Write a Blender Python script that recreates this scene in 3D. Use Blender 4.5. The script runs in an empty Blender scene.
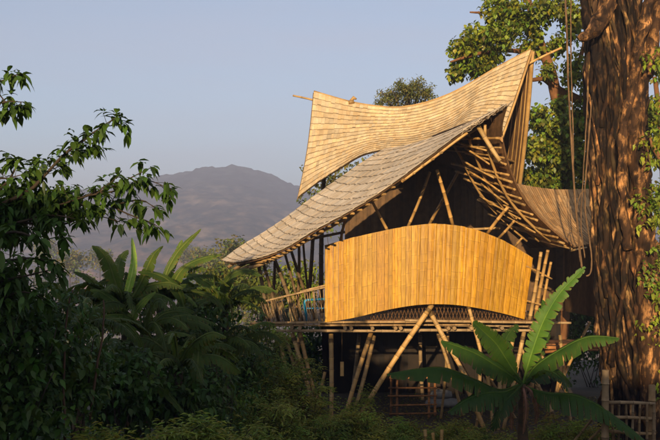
import bpy, math, random
from mathutils import Vector, Matrix, noise
random.seed(7)
R = math.radians
F = 916.67; CX = 330.0; HY = 265.0; ZC = 4.6
SC = bpy.context.scene
COL = SC.collection
SUN_EL = R(10.5); SUN_LEFT = R(11.0)      # sun low, behind the viewer and to the left

def P(px, py, Y):
    """design aid: pixel of the photograph + true distance -> world point"""
    return Vector(((px-CX)/F*Y, Y, ZC-(py-HY)/F*Y))
def rnd(a, b): return random.uniform(a, b)
def lerp(a, b, t): return a+(b-a)*t
def poly(pts, t):
    """point on a polyline (list of tuples/Vectors) at parameter t by index fraction"""
    n = len(pts)-1; f = min(max(t, 0), 1)*n; i = min(int(f), n-1); f -= i
    return [lerp(a, b, f) for a, b in zip(pts[i], pts[i+1])]
def smooth(pts, t):
    n = len(pts)-1; f = min(max(t, 0), 1)*n; i = min(int(f), n-1); f -= i
    g = lambda k: pts[min(max(k, 0), n)]
    return [0.5*((2*b)+(-a+c)*f+(2*a-5*b+4*c-d)*f*f+(-a+3*b-3*c+d)*f**3) for a, b, c, d in zip(g(i-1), g(i), g(i+1), g(i+2))]
def sstep(a, b, x):
    t = min(max((x-a)/(b-a), 0), 1); return t*t*(3-2*t)
def nz(x, y, z=0.0): return noise.noise(Vector((x, y, z)))
def fbm(x, y, z=0.0, o=4):
    s = 0; a = 1; 
    for k in range(o): s += a*nz(x, y, z); x *= 2.03; y *= 2.03; z *= 2.03; a *= .5
    return s

# ---------------------------------------------------------------- terrain
def gz(x, y):
    z = 3.0*(1-sstep(2, 19, y)) if y > 2 else 3.0
    if y < -6:  # unseen ridge behind the camera, added and shaped to cast shade
        z += (12.0-2.3*sstep(-17, -10, x)+1.2*nz(x*.09, 3.3)+.9*nz(x*.3, 9.1)+.5*nz(x*.8, 1.1))*sstep(-8, -36, y)
    if y > 40: z -= 34*sstep(40, 170, y)
    if y > 15: z += .10*nz(x*.35, y*.35)
    else: z += .06*nz(x*.5, y*.5)
    if y > 60: z += 2.5*fbm(x*.012, y*.012)*sstep(60, 200, y)
    return z

# ---------------------------------------------------------------- mesh builder
class MB:
    def __init__(s): s.v = []; s.f = []; s.c = []; s.sm = []
    def add(s, vs, fs, cols, smooth=False):
        b = len(s.v); s.v.extend([(p[0], p[1], p[2]) for p in vs])
        if isinstance(cols, (int, float)): cols = (cols, cols, cols)
        if isinstance(cols, tuple): cols = [cols]*len(vs)
        s.c.extend([(c, c, c) if isinstance(c, (int, float)) else c for c in cols])
        for f in fs: s.f.append(tuple(b+i for i in f)); s.sm.append(smooth)
    def tube(s, pts, radii, n=8, cols=1.0, cap=True, squash=1.0):
        pts = [Vector(p) for p in pts]; m = len(pts)
        if isinstance(radii, (int, float)): radii = [radii]*m
        vs = []; cs = []; u = None
        for i in range(m):
            t = (pts[min(i+1, m-1)]-pts[max(i-1, 0)])
            if t.length < 1e-9: t = Vector((0, 0, 1))
            t.normalize()
            if u is None:
                a = Vector((0, 0, 1)) if abs(t.z) < .9 else Vector((1, 0, 0))
                u = t.cross(a).normalized()
            else:
                u = (u-t*u.dot(t)).normalized()
            w = t.cross(u)
            for k in range(n):
                a = 2*math.pi*k/n
                vs.append(pts[i]+(u*math.cos(a)+w*math.sin(a)*squash)*radii[i])
                cs.append(cols[i] if isinstance(cols, list) else cols)
        fs = [(i*n+k, i*n+(k+1) % n, (i+1)*n+(k+1) % n, (i+1)*n+k) for i in range(m-1) for k in range(n)]
        s.add(vs, fs, cs, True)
        if cap:
            b = len(s.v)-len(vs)
            s.f.append(tuple(b+k for k in reversed(range(n)))); s.sm.append(False)
            s.f.append(tuple(b+(m-1)*n+k for k in range(n))); s.sm.append(False)
    def pole(s, a, b, r=.05, tone=None, bend=.012, n=9, inter=.36, taper=.85):
        a = Vector(a); b = Vector(b); L = (b-a).length
        if tone is None: tone = rnd(.75, 1.1)
        hue = rnd(-.06, .06)
        T = lambda k: (k*(1+hue), k, k*(1-hue*2))
        side = (b-a).cross(Vector((rnd(-1, 1), rnd(-1, 1), rnd(-1, 1)))).normalized()*L*bend
        pts = [a]; rr = [r]; cc = [T(tone*.8)]
        d = rnd(.1, inter); 
        while d < L-.05:
            for dd, rf, tf in ((-.02, .98, .8), (-.006, 1.08, .42), (.008, 1.12, 1.25), (.025, 1.0, 1.12), (inter*.5, .97, 1.0)):
                q = d+dd
                if 0 < q < L:
                    k = q/L; pts.append(lerp(a, b, k)+side*math.sin(math.pi*k)); rr.append(r*lerp(1, taper, k)*rf); cc.append(T(tone*tf*rnd(.94, 1.06)))
            d += inter*rnd(.85, 1.15)
        pts.append(b); rr.append(r*taper); cc.append(T(tone))
        s.tube(pts, rr, n, cc)
    def box(s, c, sx, sy, sz, col=1.0, rot=None):
        c = Vector(c); vs = []
        for z in (-1, 1):
            for y in (-1, 1):
                for x in (-1, 1):
                    p = Vector((x*sx/2, y*sy/2, z*sz/2))
                    if rot: p = rot @ p
                    vs.append(c+p)
        s.add(vs, [(0, 2, 3, 1), (4, 5, 7, 6), (0, 1, 5, 4), (2, 6, 7, 3), (0, 4, 6, 2), (1, 3, 7, 5)], col)
    def build(s, name, mat, parent=None, loc=None):
        me = bpy.data.meshes.new(name)
        o = bpy.data.objects.new(name, me); COL.objects.link(o)
        if parent is not None:
            W = worldloc(parent); o.parent = parent
        else:
            if loc is None:
                xs = [v[0] for v in s.v]; ys = [v[1] for v in s.v]; zs = [v[2] for v in s.v]
                loc = ((min(xs)+max(xs))/2, (min(ys)+max(ys))/2, min(zs))
            W = Vector(loc); o.location = W; o['_w'] = tuple(W)
        wx, wy, wz = W
        me.from_pydata([(a-wx, b-wy, c-wz) for a, b, c in s.v], [], s.f)
        me.polygons.foreach_set('use_smooth', s.sm)
        at = me.color_attributes.new('Tint', 'FLOAT_COLOR', 'POINT')
        flat = []
        for c in s.c: flat.extend((c[0], c[1], c[2], 1.0))
        at.data.foreach_set('color', flat)
        me.materials.append(M[mat]); me.update()
        return o
def worldloc(o):
    w = Vector((0, 0, 0))
    while o is not None: w += Vector(o.location); o = o.parent
    return w
def tag(o, label=None, cat=None, group=None, kind=None):
    if label: o['label'] = label
    if cat: o['category'] = cat
    if group: o['group'] = group
    if kind: o['kind'] = kind
    return o
def thing(name, label, cat, loc, group=None):
    o = bpy.data.objects.new(name, None); COL.objects.link(o); o.location = loc; o.empty_display_size = .2
    return tag(o, label, cat, group)

# ---------------------------------------------------------------- materials
M = {}
def mat(name, base, base2=None, scale=6.0, stretch=(1, 1, 1), rough=.7, spec=.25, bump=.0, bscale=40., trans=0.0, contrast=(.35, .65), coat=0):
    m = bpy.data.materials.new(name); m.use_nodes = True; nt = m.node_tree; N = nt.nodes; L = nt.links
    bs = N['Principled BSDF']; out = N['Material Output']
    at = N.new('ShaderNodeVertexColor'); at.layer_name = 'Tint'
    tc = N.new('ShaderNodeTexCoord'); mp = N.new('ShaderNodeMapping'); mp.inputs['Scale'].default_value = stretch
    L.new(tc.outputs['Object'], mp.inputs[0])
    no = N.new('ShaderNodeTexNoise'); no.inputs['Scale'].default_value = scale; no.inputs['Detail'].default_value = 6; no.inputs['Roughness'].default_value = .62
    L.new(mp.outputs[0], no.inputs['Vector'])
    mr = N.new('ShaderNodeMapRange'); mr.inputs[1].default_value = contrast[0]; mr.inputs[2].default_value = contrast[1]
    L.new(no.outputs[0], mr.inputs[0])
    mx = N.new('ShaderNodeMix'); mx.data_type = 'RGBA'
    mx.inputs['A'].default_value = (*base, 1); mx.inputs['B'].default_value = (*(base2 or base), 1)
    L.new(mr.outputs[0], mx.inputs['Factor'])
    mu = N.new('ShaderNodeMix'); mu.data_type = 'RGBA'; mu.blend_type = 'MULTIPLY'; mu.inputs['Factor'].default_value = 1
    L.new(mx.outputs['Result'], mu.inputs['A']); L.new(at.outputs['Color'], mu.inputs['B'])
    L.new(mu.outputs['Result'], bs.inputs['Base Color'])
    bs.inputs['Roughness'].default_value = rough; bs.inputs['Specular IOR Level'].default_value = spec
    if bump:
        n2 = N.new('ShaderNodeTexNoise'); n2.inputs['Scale'].default_value = bscale; n2.inputs['Detail'].default_value = 5
        L.new(mp.outputs[0], n2.inputs['Vector'])
        b = N.new('ShaderNodeBump'); b.inputs['Strength'].default_value = bump; b.inputs['Distance'].default_value = .02
        L.new(n2.outputs[0], b.inputs['Height']); L.new(b.outputs[0], bs.inputs['Normal'])
    if trans:
        tr = N.new('ShaderNodeBsdfTranslucent'); 
        t2 = N.new('ShaderNodeMix'); t2.data_type = 'RGBA'; t2.blend_type = 'MULTIPLY'; t2.inputs['Factor'].default_value = 1
        t2.inputs['B'].default_value = (1.25, 1.15, .45, 1)
        L.new(mu.outputs['Result'], t2.inputs['A']); L.new(t2.outputs['Result'], tr.inputs[0])
        ms = N.new('ShaderNodeMixShader'); ms.inputs[0].default_value = trans
        L.new(bs.outputs[0], ms.inputs[1]); L.new(tr.outputs[0], ms.inputs[2]); L.new(ms.outputs[0], out.inputs[0])
    M[name] = m; return m
mat('bamboo', (.50, .30, .105), (.36, .20, .065), 5, rough=.5, spec=.35, bump=.15)
mat('bamboo_old', (.36, .235, .115), (.24, .15, .07), 5, rough=.65, bump=.2)
mat('bamboo_dark', (.16, .085, .035), (.09, .05, .022), 5, rough=.7)
mat('screen', (.58, .30, .022), (.33, .15, .010), 2.4, stretch=(14, 14, .8), rough=.42, spec=.4, bump=.22, bscale=9, contrast=(.34, .64))
mat('shingle_gold', (.60, .445, .265), (.47, .335, .19), 4, rough=.75, spec=.15, bump=.3, bscale=30)
mat('shingle_grey', (.60, .485, .36), (.44, .35, .255), 4, rough=.8, spec=.15, bump=.3, bscale=30)
mat('shingle_brown', (.62, .36, .15), (.45, .25, .10), 4, rough=.8, spec=.15, bump=.3, bscale=30)
mat('lining', (.13, .065, .026), (.065, .034, .015), 6, stretch=(8, 1, 1), rough=.85, bump=.3)
mat('bark', (.024, .013, .007), (.27, .145, .06), 5, stretch=(1.5, 1.5, .6), rough=.85, spec=.2, bump=1.0, bscale=14, contrast=(.50, .74))
mat('rootbark', (.20, .115, .055), (.09, .05, .025), 4, rough=.9, bump=.5)
mat('wood_red', (.22, .095, .035), (.14, .06, .022), 4, rough=.9, bump=.4)
mat('twig', (.06, .04, .025), (.04, .03, .02), 8, rough=.9)
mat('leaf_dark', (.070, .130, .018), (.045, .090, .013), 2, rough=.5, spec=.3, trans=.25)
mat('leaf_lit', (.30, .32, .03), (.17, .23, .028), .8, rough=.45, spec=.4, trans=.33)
mat('leaf_olive', (.20, .19, .055), (.13, .14, .04), .8, rough=.6, trans=.3)
mat('leaf_yellow', (.18, .19, .03), (.10, .13, .025), .5, rough=.6, trans=.35)
mat('leaf_shrub', (.20, .22, .04), (.12, .15, .03), 1, rough=.6, trans=.3)
mat('banana', (.075, .150, .014), (.048, .115, .012), 3, rough=.5, spec=.25, trans=.3, bump=.1)
mat('banana_olive', (.10, .15, .022), (.06, .105, .016), 3, rough=.55, spec=.2, trans=.3, bump=.1)
mat('dead_leaf', (.26, .15, .07), (.14, .08, .035), 4, rough=.8, trans=.2)
mat('banana_stem', (.12, .06, .03), (.05, .04, .018), 5, rough=.7)
mat('ground', (.10, .075, .05), (.065, .055, .035), .6, rough=.95, bump=.5, bscale=6)
mat('hill', (.015, .030, .020), (.42, .23, .13), .055, stretch=(1, .45, 3), rough=1, spec=0, contrast=(.40, .66))
mat('sack', (.30, .28, .25), (.22, .2, .18), 4, rough=.9)
mat('blue', (.03, .35, .62), None, rough=.4)
mat('net', (.22, .11, .045), (.13, .065, .03), 5, rough=.8)
mat('basket', (.11, .12, .08), (.07, .08, .055), 9, rough=.8)

# ---------------------------------------------------------------- leaves
def leaf(mb, p, d, up, L, W, col, droop=.25, simple=False):
    d = d.normalized(); s = d.cross(up)
    if s.length < 1e-3: s = d.cross(Vector((1, 0, 0)))
    s.normalize(); u = s.cross(d)
    dn = Vector((0, 0, -1))
    if simple:
        q = [p, p+d*L*.45+s*W*.5+u*W*.12, p+d*L+dn*L*droop, p+d*L*.45-s*W*.5+u*W*.12]
        mb.add(q, [(0, 1, 2), (0, 2, 3)], col, True); return
    a = p+d*L*.22; b = p+d*L*.55+dn*L*droop*.3; c = p+d*L*.82+dn*L*droop*.7; t = p+d*L+dn*L*droop*1.15
    v = [p, a+s*W*.36+u*W*.1, a, a-s*W*.36+u*W*.1, b+s*W*.5+u*W*.14, b, b-s*W*.5+u*W*.14, c+s*W*.24+u*W*.06, c, c-s*W*.24+u*W*.06, t]
    mb.add(v, [(0, 2, 1), (0, 3, 2), (1, 2, 5, 4), (2, 3, 6, 5), (4, 5, 8, 7), (5, 6, 9, 8), (7, 8, 10), (8, 9, 10)], col, True)
def rdir(down=0.0, flat=1.0):
    while True:
        v = Vector((rnd(-1, 1), rnd(-1, 1), rnd(-1, 1)*flat-down))
        if .1 < v.length < 1.6: return v.normalized()
def tint(lo=.7, hi=1.25, warm=.18):
    k = rnd(lo, hi); h = rnd(-warm, warm)
    return (k*(1+h), k, k*(1-abs(h)))
def cloud(mb, c, r, n, L, W, clump=5, lo=.6, hi=1.3, warm=.2, droop=.3, down=.35, simple=True, shell=.45):
    """leaf clumps spread through an ellipsoid"""
    c = Vector(c)
    for i in range(max(1, n//clump)):
        v = rdir(); q = c+Vector((v.x*r[0], v.y*r[1], v.z*r[2]))*(rnd(shell, 1.0))
        t0 = tint(lo, hi, warm)
        for k in range(clump):
            t = tuple(x*rnd(.85, 1.15) for x in t0)
            leaf(mb, q+rdir()*L*rnd(.2, 1.2), rdir(down), Vector((rnd(-.4, .4), rnd(-.8, .2), 1)), L*rnd(.7, 1.2), W*rnd(.8, 1.15), t, droop, simple)
def limb(mb, pts, r0, r1, n=7, col=1.0, seg=8, wob=.03):
    q = [Vector(smooth(pts, i/seg)) for i in range(seg+1)]
    q = [p+Vector((rnd(-wob, wob), rnd(-wob, wob), 0))*(0 if i in (0,) else 1) for i, p in enumerate(q)]
    mb.tube(q, [lerp(r0, r1, i/seg) for i in range(seg+1)], n, col)
    return q

# ================================================================= SETTING
def grid(name, xs, ys, h, m, colf=None):
    mb = MB(); nx = len(xs); ny = len(ys)
    vs = [(x, y, h(x, y)) for y in ys for x in xs]
    fs = [(j*nx+i, j*nx+i+1, (j+1)*nx+i+1, (j+1)*nx+i) for j in range(ny-1) for i in range(nx-1)]
    mb.add(vs, fs, [colf(*v) if colf else (1., 1., 1.) for v in vs], True)
    return tag(mb.build(name, m, loc=(0, 0, 0)), kind='structure')
def axis(pairs):
    out = []
    for a, b, st in pairs:
        n = max(1, int(round((b-a)/st)))
        out += [a+(b-a)*i/n for i in range(n)]
    return out+[pairs[-1][1]]
def gcol(x, y, z):
    if y > 60: k = sstep(60, 120, y); return (lerp(1, 2.2, k), lerp(1, 1.6, k), lerp(1, .9, k))
    k = sstep(-.5, -2.5, x)*sstep(26, 24, y) if y > 5 else 0
    return (lerp(1, .30, k), lerp(1, .60, k), lerp(1, .30, k))
grid('ground', axis([(-900, -60, 40), (-60, -22, 2), (-22, 22, .7), (22, 60, 2), (60, 900, 40)]),
     axis([(-80, -40, 5), (-40, -6, 1.2), (-6, 14, 1.5), (14, 42, .6), (42, 90, 4), (90, 720, 35)]), gz, 'ground', gcol)
SKY = [(-900, 240), (-300, 215), (-150, 208), (-60, 204), (0, 200), (60, 193), (100, 187), (125, 183), (150, 178), (180, 173), (197, 168), (215, 166.5), (240, 166), (258, 170), (275, 176), (295, 185), (320, 193), (370, 203), (460, 214), (660, 226), (1000, 240), (2000, 250)]
def skyline(px):
    for (a, ya), (b, yb) in zip(SKY, SKY[1:]):
        if a <= px <= b: return lerp(ya, yb, (px-a)/(b-a))
    return 250
HY0, HY1 = 600.0, 1400.0
def hill_h(x, y):
    px = CX+F*x/HY1          # ridge profile by bearing at the ridge's own distance
    zr = (HY-skyline(px))/F*HY1+ZC
    k = (y-HY0)/(HY1-HY0)
    prof = max(0, min(1, k))**1.15 if k <= 1 else max(0, 1-(k-1)*1.2)
    f1 = fbm(x*.0045, y*.004, 2.0, 5)
    z = -34+(zr+34)*prof+f1*22*math.sin(math.pi*min(1, max(0, k)))**1.6*.9
    r = abs(nz(x*.006+3, y*.0035))
    z -= r*30*math.sin(math.pi*min(1, max(0, k)))
    z += (fbm(x*.05, y*.05, 5, 3)*3.2+rnd(-1.3, 1.3))*min(1, max(0, k*4))
    return z-.02
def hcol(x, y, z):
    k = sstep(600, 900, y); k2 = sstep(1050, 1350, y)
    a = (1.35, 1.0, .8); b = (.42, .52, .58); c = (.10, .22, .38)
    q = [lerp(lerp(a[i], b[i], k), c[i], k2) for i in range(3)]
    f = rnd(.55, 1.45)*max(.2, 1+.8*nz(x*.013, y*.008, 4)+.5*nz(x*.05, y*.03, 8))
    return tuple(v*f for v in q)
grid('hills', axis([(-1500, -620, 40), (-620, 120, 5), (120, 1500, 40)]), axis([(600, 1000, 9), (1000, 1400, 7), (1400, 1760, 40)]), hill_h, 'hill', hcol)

# ================================================================= HOUSE
DZ = 2.98     # deck height
house = thing('bamboo_house', 'raised bamboo house with sweeping shingled roofs, golden curved screen and slanted pole legs', 'house', (2.8, 28, 0))

def shingle_roof(name, S, n_s, n_t, m, parent, th=.022, gap_tone=.28, tones=(.78, 1.18), lining=True, warm=.06, lift=.03, lab=None):
    """S(s,t): s along the courses 0..1, t down the slope 0 ridge .. 1 eave"""
    mb = MB()
    def nrm(s, t):
        e = .01
        a = Vector(S(min(s+e, 1), t))-Vector(S(max(s-e, 0), t)); b = Vector(S(s, min(t+e, 1)))-Vector(S(s, max(t-e, 0)))
        n = a.cross(b)
        if n.length < 1e-9: return Vector((0, 0, 1))
        n.normalize()
        return n if n.z > 0 else -n
    for j in range(n_t):
        t0 = j/n_t; t1 = (j+1)/n_t
        wl = (Vector(S(1, t1))-Vector(S(0, t1))).length
        off = rnd(0, 1)
        rowtone = rnd(.93, 1.07)
        cuts = [0]; 
        while cuts[-1] < 1: cuts.append(cuts[-1]+rnd(.7, 1.3)/n_s)
        cuts[-1] = 1.0
        for a, b in zip(cuts, cuts[1:]):
            if b-a < 1e-4: continue
            jt = rnd(-.07, .07)/n_t*(3 if random.random() < .04 else 1); tt0 = max(0, t0-.12/n_t); tt1 = min(1.0+.4/n_t, t1+jt)
            Lr = (Vector(S(a, t1))-Vector(S(a, t0))).length
            dk = min(.3, rnd(.018, .034)/max(Lr, .02))/n_t
            tone = rnd(*tones)*rowtone; h = rnd(-warm, warm)
            if random.random() < .05: tone *= .82
            pc = Vector(S((a+b)/2, t1)); tone *= 1+.20*nz(pc.x*.9, pc.y*.9, pc.z*1.6)+.10*nz(pc.x*3, pc.y*3, pc.z*3)
            T = lambda k: (k*(1+h), k, k*(1-1.6*h))
            g = rnd(0.0, .02)*(b-a); lf = lift*rnd(.7, 1.5)
            vs = []; cs = []
            for t, l, k in ((tt0, .004, tone*.95), (tt1-dk, lf*.9, tone), (tt1-dk*.9, lf*.92, tone*rnd(gap_tone, gap_tone+.35)), (tt1, lf, tone*gap_tone)):
                tc = min(t, 1.0); n = nrm((a+b)/2, tc)
                for s_ in (a+g, b-g):
                    p = Vector(S(s_, tc))
                    if t > 1: p += (Vector(S(s_, 1))-Vector(S(s_, .98)))*(t-1)/.02
                    vs.append(p+n*(l+th)); cs.append(T(k))
            m0 = len(vs)
            for i, (t, l) in enumerate(((tt0, .0), (tt1-dk, lf*.8), (tt1, lf*.95))):
                tc = min(t, 1.0); n = nrm((a+b)/2, tc)
                for s_ in (a+g, b-g):
                    p = Vector(S(s_, tc))
                    if t > 1: p += (Vector(S(s_, 1))-Vector(S(s_, .98)))*(t-1)/.02
                    vs.append(p+n*l); cs.append(T(tone*.4))
            fs = [(0, 1, 3, 2), (2, 3, 5, 4), (4, 5, 7, 6), (6, 7, m0+5, m0+4), (0, 2, m0+2, m0), (2, 4, 6, m0+4, m0+2), (1, m0+1, m0+3, 3), (3, m0+3, m0+5, 7, 5)]
            mb.add(vs, fs, cs)
    o = mb.build(name, m, parent)
    if lab: o['label'] = lab
    if lining:
        lb = MB(); ns, nt_ = 40, 16; vs = []; cs = []
        for side in (0, 1):
            for j in range(nt_+1):
                for i in range(ns+1):
                    s_, t = i/ns*.996+.002, j/nt_*.985+.004
                    n = nrm(s_, t); vs.append(Vector(S(s_, t))-n*(.012+.035*side)); cs.append(rnd(.6, 1.2) if side else .8)
        W = ns+1; H = W*(nt_+1); fs = []
        for j in range(nt_):
            for i in range(ns):
                q = (j*W+i, j*W+i+1, (j+1)*W+i+1, (j+1)*W+i); fs.append(q); fs.append(tuple(H+k for k in reversed(q)))
        for i in range(ns): fs.append((i, H+i, H+i+1, i+1)); k = nt_*W; fs.append((k+i, k+i+1, H+k+i+1, H+k+i))
        for j in range(nt_): fs.append((j*W, (j+1)*W, H+(j+1)*W, H+j*W)); k = ns; fs.append((j*W+k, H+j*W+k, H+(j+1)*W+k, (j+1)*W+k))
        lb.add(vs, fs, cs, False)
        lb.build('roof_lining', 'lining', o)
    return o

# upper roof --------------------------------------------------------
RIDGE = [(314, 92), (334, 98), (355, 103.5), (378, 107), (400, 108), (425, 103.5), (450, 94.5), (471, 83.5), (491, 71.5), (512, 60), (531, 50)]
RIDGE = [P(x, y, lerp(29.5, 27.6, i/10)) for i, (x, y) in enumerate(RIDGE)]
BOT = [(298, 198), (319, 182), (340, 168.5), (361, 156), (383, 150.5), (405, 150), (425, 147), (445, 139), (463, 128), (482, 131), (499, 143)]
BOT = [P(x, y, lerp(27.0, 28.2, math.sin(math.pi*i/10)) if i < 6 else lerp(28.2, 26.4, (i-5)/5)) for i, (x, y) in enumerate(BOT)]
def S_up(s, t):
    a = Vector(smooth(RIDGE, s)); b = Vector(smooth(BOT, s)); p = a.lerp(b, t)
    k = math.sin(math.pi*t)
    return p+Vector((.05*k*(1-s), .12*k, -.10*k))
shingle_roof('upper_roof', S_up, 62, 17, 'shingle_gold', house, tones=(.86, 1.1), lift=.014, gap_tone=.38, lab='tall golden upper roof sheet between two pointed tips')
BB = [P(322, 150, 31.5), P(345, 148, 32), P(370, 148, 32), P(395, 150, 32), P(420, 155, 32), P(445, 160, 31.5), P(470, 172, 31), P(495, 185, 30.5), P(517, 196, 30)]
def S_back(s, t):
    a = Vector(smooth(RIDGE, s))+Vector((0.02, .05, -.02)); b = Vector(smooth(BB, s)); k = math.sin(math.pi*t)
    return a.lerp(b, t)+Vector((0, -.15*k, -.12*k))
shingle_roof('back_roof', S_back, 50, 12, 'shingle_gold', house)
# poles of the upper roof
def polepart(name, a, b, r, m='bamboo', parent=None, tone=None, **k):
    mb = MB(); mb.pole(a, b, r, tone, **k); return mb.build(name, m, parent or house)
rp = MB(); rp.tube([Vector(smooth(RIDGE, i/20))+Vector((0, .02, .03)) for i in range(21)], .03, 7, [rnd(.7, 1.1) for i in range(21)]); rp.build('ridge_pole', 'bamboo', house)
polepart('ridge_pole', P(321, 102, 29.5), P(293, 95.5, 29.7), .035)
polepart('ridge_pole', P(524, 66, 27.7), P(562, 47.5, 27.3), .04, tone=1.15)
vp = MB(); vp.tube([Vector(S_up(1, i/10))+Vector((.03, -.01, -.02)) for i in range(11)], .035, 8, [rnd(.9, 1.2) for i in range(11)]); vp.build('verge_pole', 'bamboo', house)
vp = MB(); vp.tube([Vector(S_back(1, i/10))+Vector((.03, -.05, -.02)) for i in range(11)], .065, 8, [rnd(.8, 1.1) for i in range(11)]); vp.build('verge_pole', 'bamboo', house)
vp = MB(); vp.tube([Vector(S_up(0, i/10))+Vector((-.01, 0, -.03)) for i in range(11)], .022, 6, .6); vp.build('verge_pole', 'bamboo_old', house)
kn = MB(); kn.tube([P(349.5, 106, 29.2), P(351, 101, 29.15), P(354, 97.5, 29.15), P(356, 99, 29.1)], [.05, .06, .06, .035], 7, .8); kn.tube([P(348.5, 102.5, 29.1), P(354, 101.5, 29.1)], .07, 7, .6); kn.build('ridge_knot', 'bamboo', house)
# striped ribs on the underside of the back slope at the right prow
for k, s_ in enumerate((.955, .975, .915, .935, .885)):
    mb = MB(); mb.tube([Vector(S_back(s_, .06+.9*i/8))-Vector((0, .09, .05)) for i in range(9)], .022, 6, rnd(.8, 1.1)); mb.build('rafter', 'bamboo', house)

polepart('tie_beam', P(505, 160, 29.2), P(522, 165, 29.9), .05, tone=.9)
polepart('tie_beam', P(497, 157, 28.2), P(520, 164, 29.8), .04, tone=.8)
# lower roof --------------------------------------------------------
TT = [(385, 149), (365, 161), (345, 175), (320, 192.5), (300, 207.5), (279, 223), (258, 236.5), (239, 248), (222, 261)]
BV = [(507, 104), (465, 130), (425, 160), (382, 191.5), (347, 213), (313, 231.5), (290, 246), (268, 255.5), (252, 260)]
def S_low(s, t):
    a = smooth(TT, t); b = smooth(BV, t)
    c = (lerp(a[0], b[0], .36), lerp(a[1], b[1], .36)+lerp(13, 9, t))
    if t > .9: c = (c[0], c[1]-4*(t-.9)/.1)
    x = (1-s)**2*a[0]+2*s*(1-s)*c[0]+s*s*b[0]; y = (1-s)**2*a[1]+2*s*(1-s)*c[1]+s*s*b[1]
    Y = lerp(lerp(27.6, 26.6, t), lerp(22.9, 24.6, t**.8), s)
    return P(x, y, Y)
shingle_roof('lower_roof', S_low, 40, 23, 'shingle_grey', house, tones=(.87, 1.1), gap_tone=.30, lift=.014, lab='weathered grey lower roof sheet sweeping down to the left')
vp = MB(); vp.tube([Vector(S_low(1, .12+.2*i/10))+Vector((.03, .04, -.09)) for i in range(11)], .035, 8, 1.15); vp.build('verge_pole', 'bamboo', house)
fr = MB()
for i in range(110):
    t = rnd(0, .17)**1.15; p = Vector(S_low(rnd(.93, 1.0), t)); d = (Vector(S_low(1, t))-Vector(S_low(.8, t))).normalized()
    d = (d+Vector((rnd(-.25, .25), rnd(-.2, .2), rnd(-.35, .12)))).normalized()
    l_ = rnd(.10, .26); w_ = rnd(.009, .020); k = rnd(.45, 1.05)
    fr.tube([p+Vector((0, 0, rnd(-.08, .05))), p+d*l_*.6+Vector((0, 0, rnd(-.06, .03))), p+d*l_], [w_, w_*.8, w_*.3], 4, (k, k*.95, k*.9))
fr.build('frayed_thatch', 'shingle_grey', house)
# purlin ends dotted along the verge
for i in range(27):
    t = .2+.72*i/26
    a = Vector(S_low(1.0, t)); b = Vector(S_low(.55, t)); d = (b-a).normalized(); n = Vector((0, 0, -.10-.03*rnd(0, 1)))
    mb = MB(); mb.pole(a-d*rnd(.02, .07)+n, b+n, rnd(.024, .034), rnd(.7, 1.05), bend=0); mb.build('purlin', 'bamboo', house)
for s_ in (.86, .62, .38, .14):
    mb = MB(); mb.tube([Vector(S_low(s_, .03+.94*i/10))+Vector((0, 0, -.2)) for i in range(11)], .045, 8, [rnd(.6, 1) for i in range(11)]); mb.build('rafter', 'bamboo_old', house)
# right-hand slope seen from inside -----------------------------------
UU = [(506, 106, 22.95), (501, 126, 23.2), (503, 146, 23.5), (508, 165, 23.8), (515, 183, 24.1), (524, 200, 24.3), (538, 217, 24.5), (555, 233, 24.6), (573, 247, 24.7)]
VV = [(432, 137, 26.0), (440, 146, 26.3), (449, 156, 26.6), (456, 167, 26.9), (463, 180, 27.2), (474, 196, 27.4), (490, 214, 27.6), (510, 232, 27.7), (530, 248, 27.8)]
UU = [P(*u) for u in UU]; VV = [P(*u) for u in VV]
def S_right(s, t):
    return Vector(smooth(VV, t)).lerp(Vector(smooth(UU, t)), s)
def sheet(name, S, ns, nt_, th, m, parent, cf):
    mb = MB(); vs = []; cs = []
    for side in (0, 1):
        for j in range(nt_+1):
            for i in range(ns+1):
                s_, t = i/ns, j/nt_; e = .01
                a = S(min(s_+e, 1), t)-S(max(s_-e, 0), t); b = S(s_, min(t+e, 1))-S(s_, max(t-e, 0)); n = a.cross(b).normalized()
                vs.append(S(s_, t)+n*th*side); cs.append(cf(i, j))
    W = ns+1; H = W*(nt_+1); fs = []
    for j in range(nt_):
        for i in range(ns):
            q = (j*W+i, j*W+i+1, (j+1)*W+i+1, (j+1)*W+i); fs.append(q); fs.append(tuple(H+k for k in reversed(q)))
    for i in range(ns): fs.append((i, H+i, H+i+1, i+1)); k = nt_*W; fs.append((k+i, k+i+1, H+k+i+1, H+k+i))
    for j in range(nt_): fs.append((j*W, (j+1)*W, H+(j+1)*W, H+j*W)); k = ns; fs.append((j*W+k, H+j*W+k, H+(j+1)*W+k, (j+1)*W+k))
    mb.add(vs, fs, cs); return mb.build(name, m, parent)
sheet('roof_lining', S_right, 30, 24, .05, 'lining', house, lambda i, j: (.6 if i < 15 else 1.9)*(1.0 if j > 5 else .5)*(.7+.8*((i*7) % 5)/5))  # verge-side half brightened below the peak: sunlit glow painted in
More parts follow.
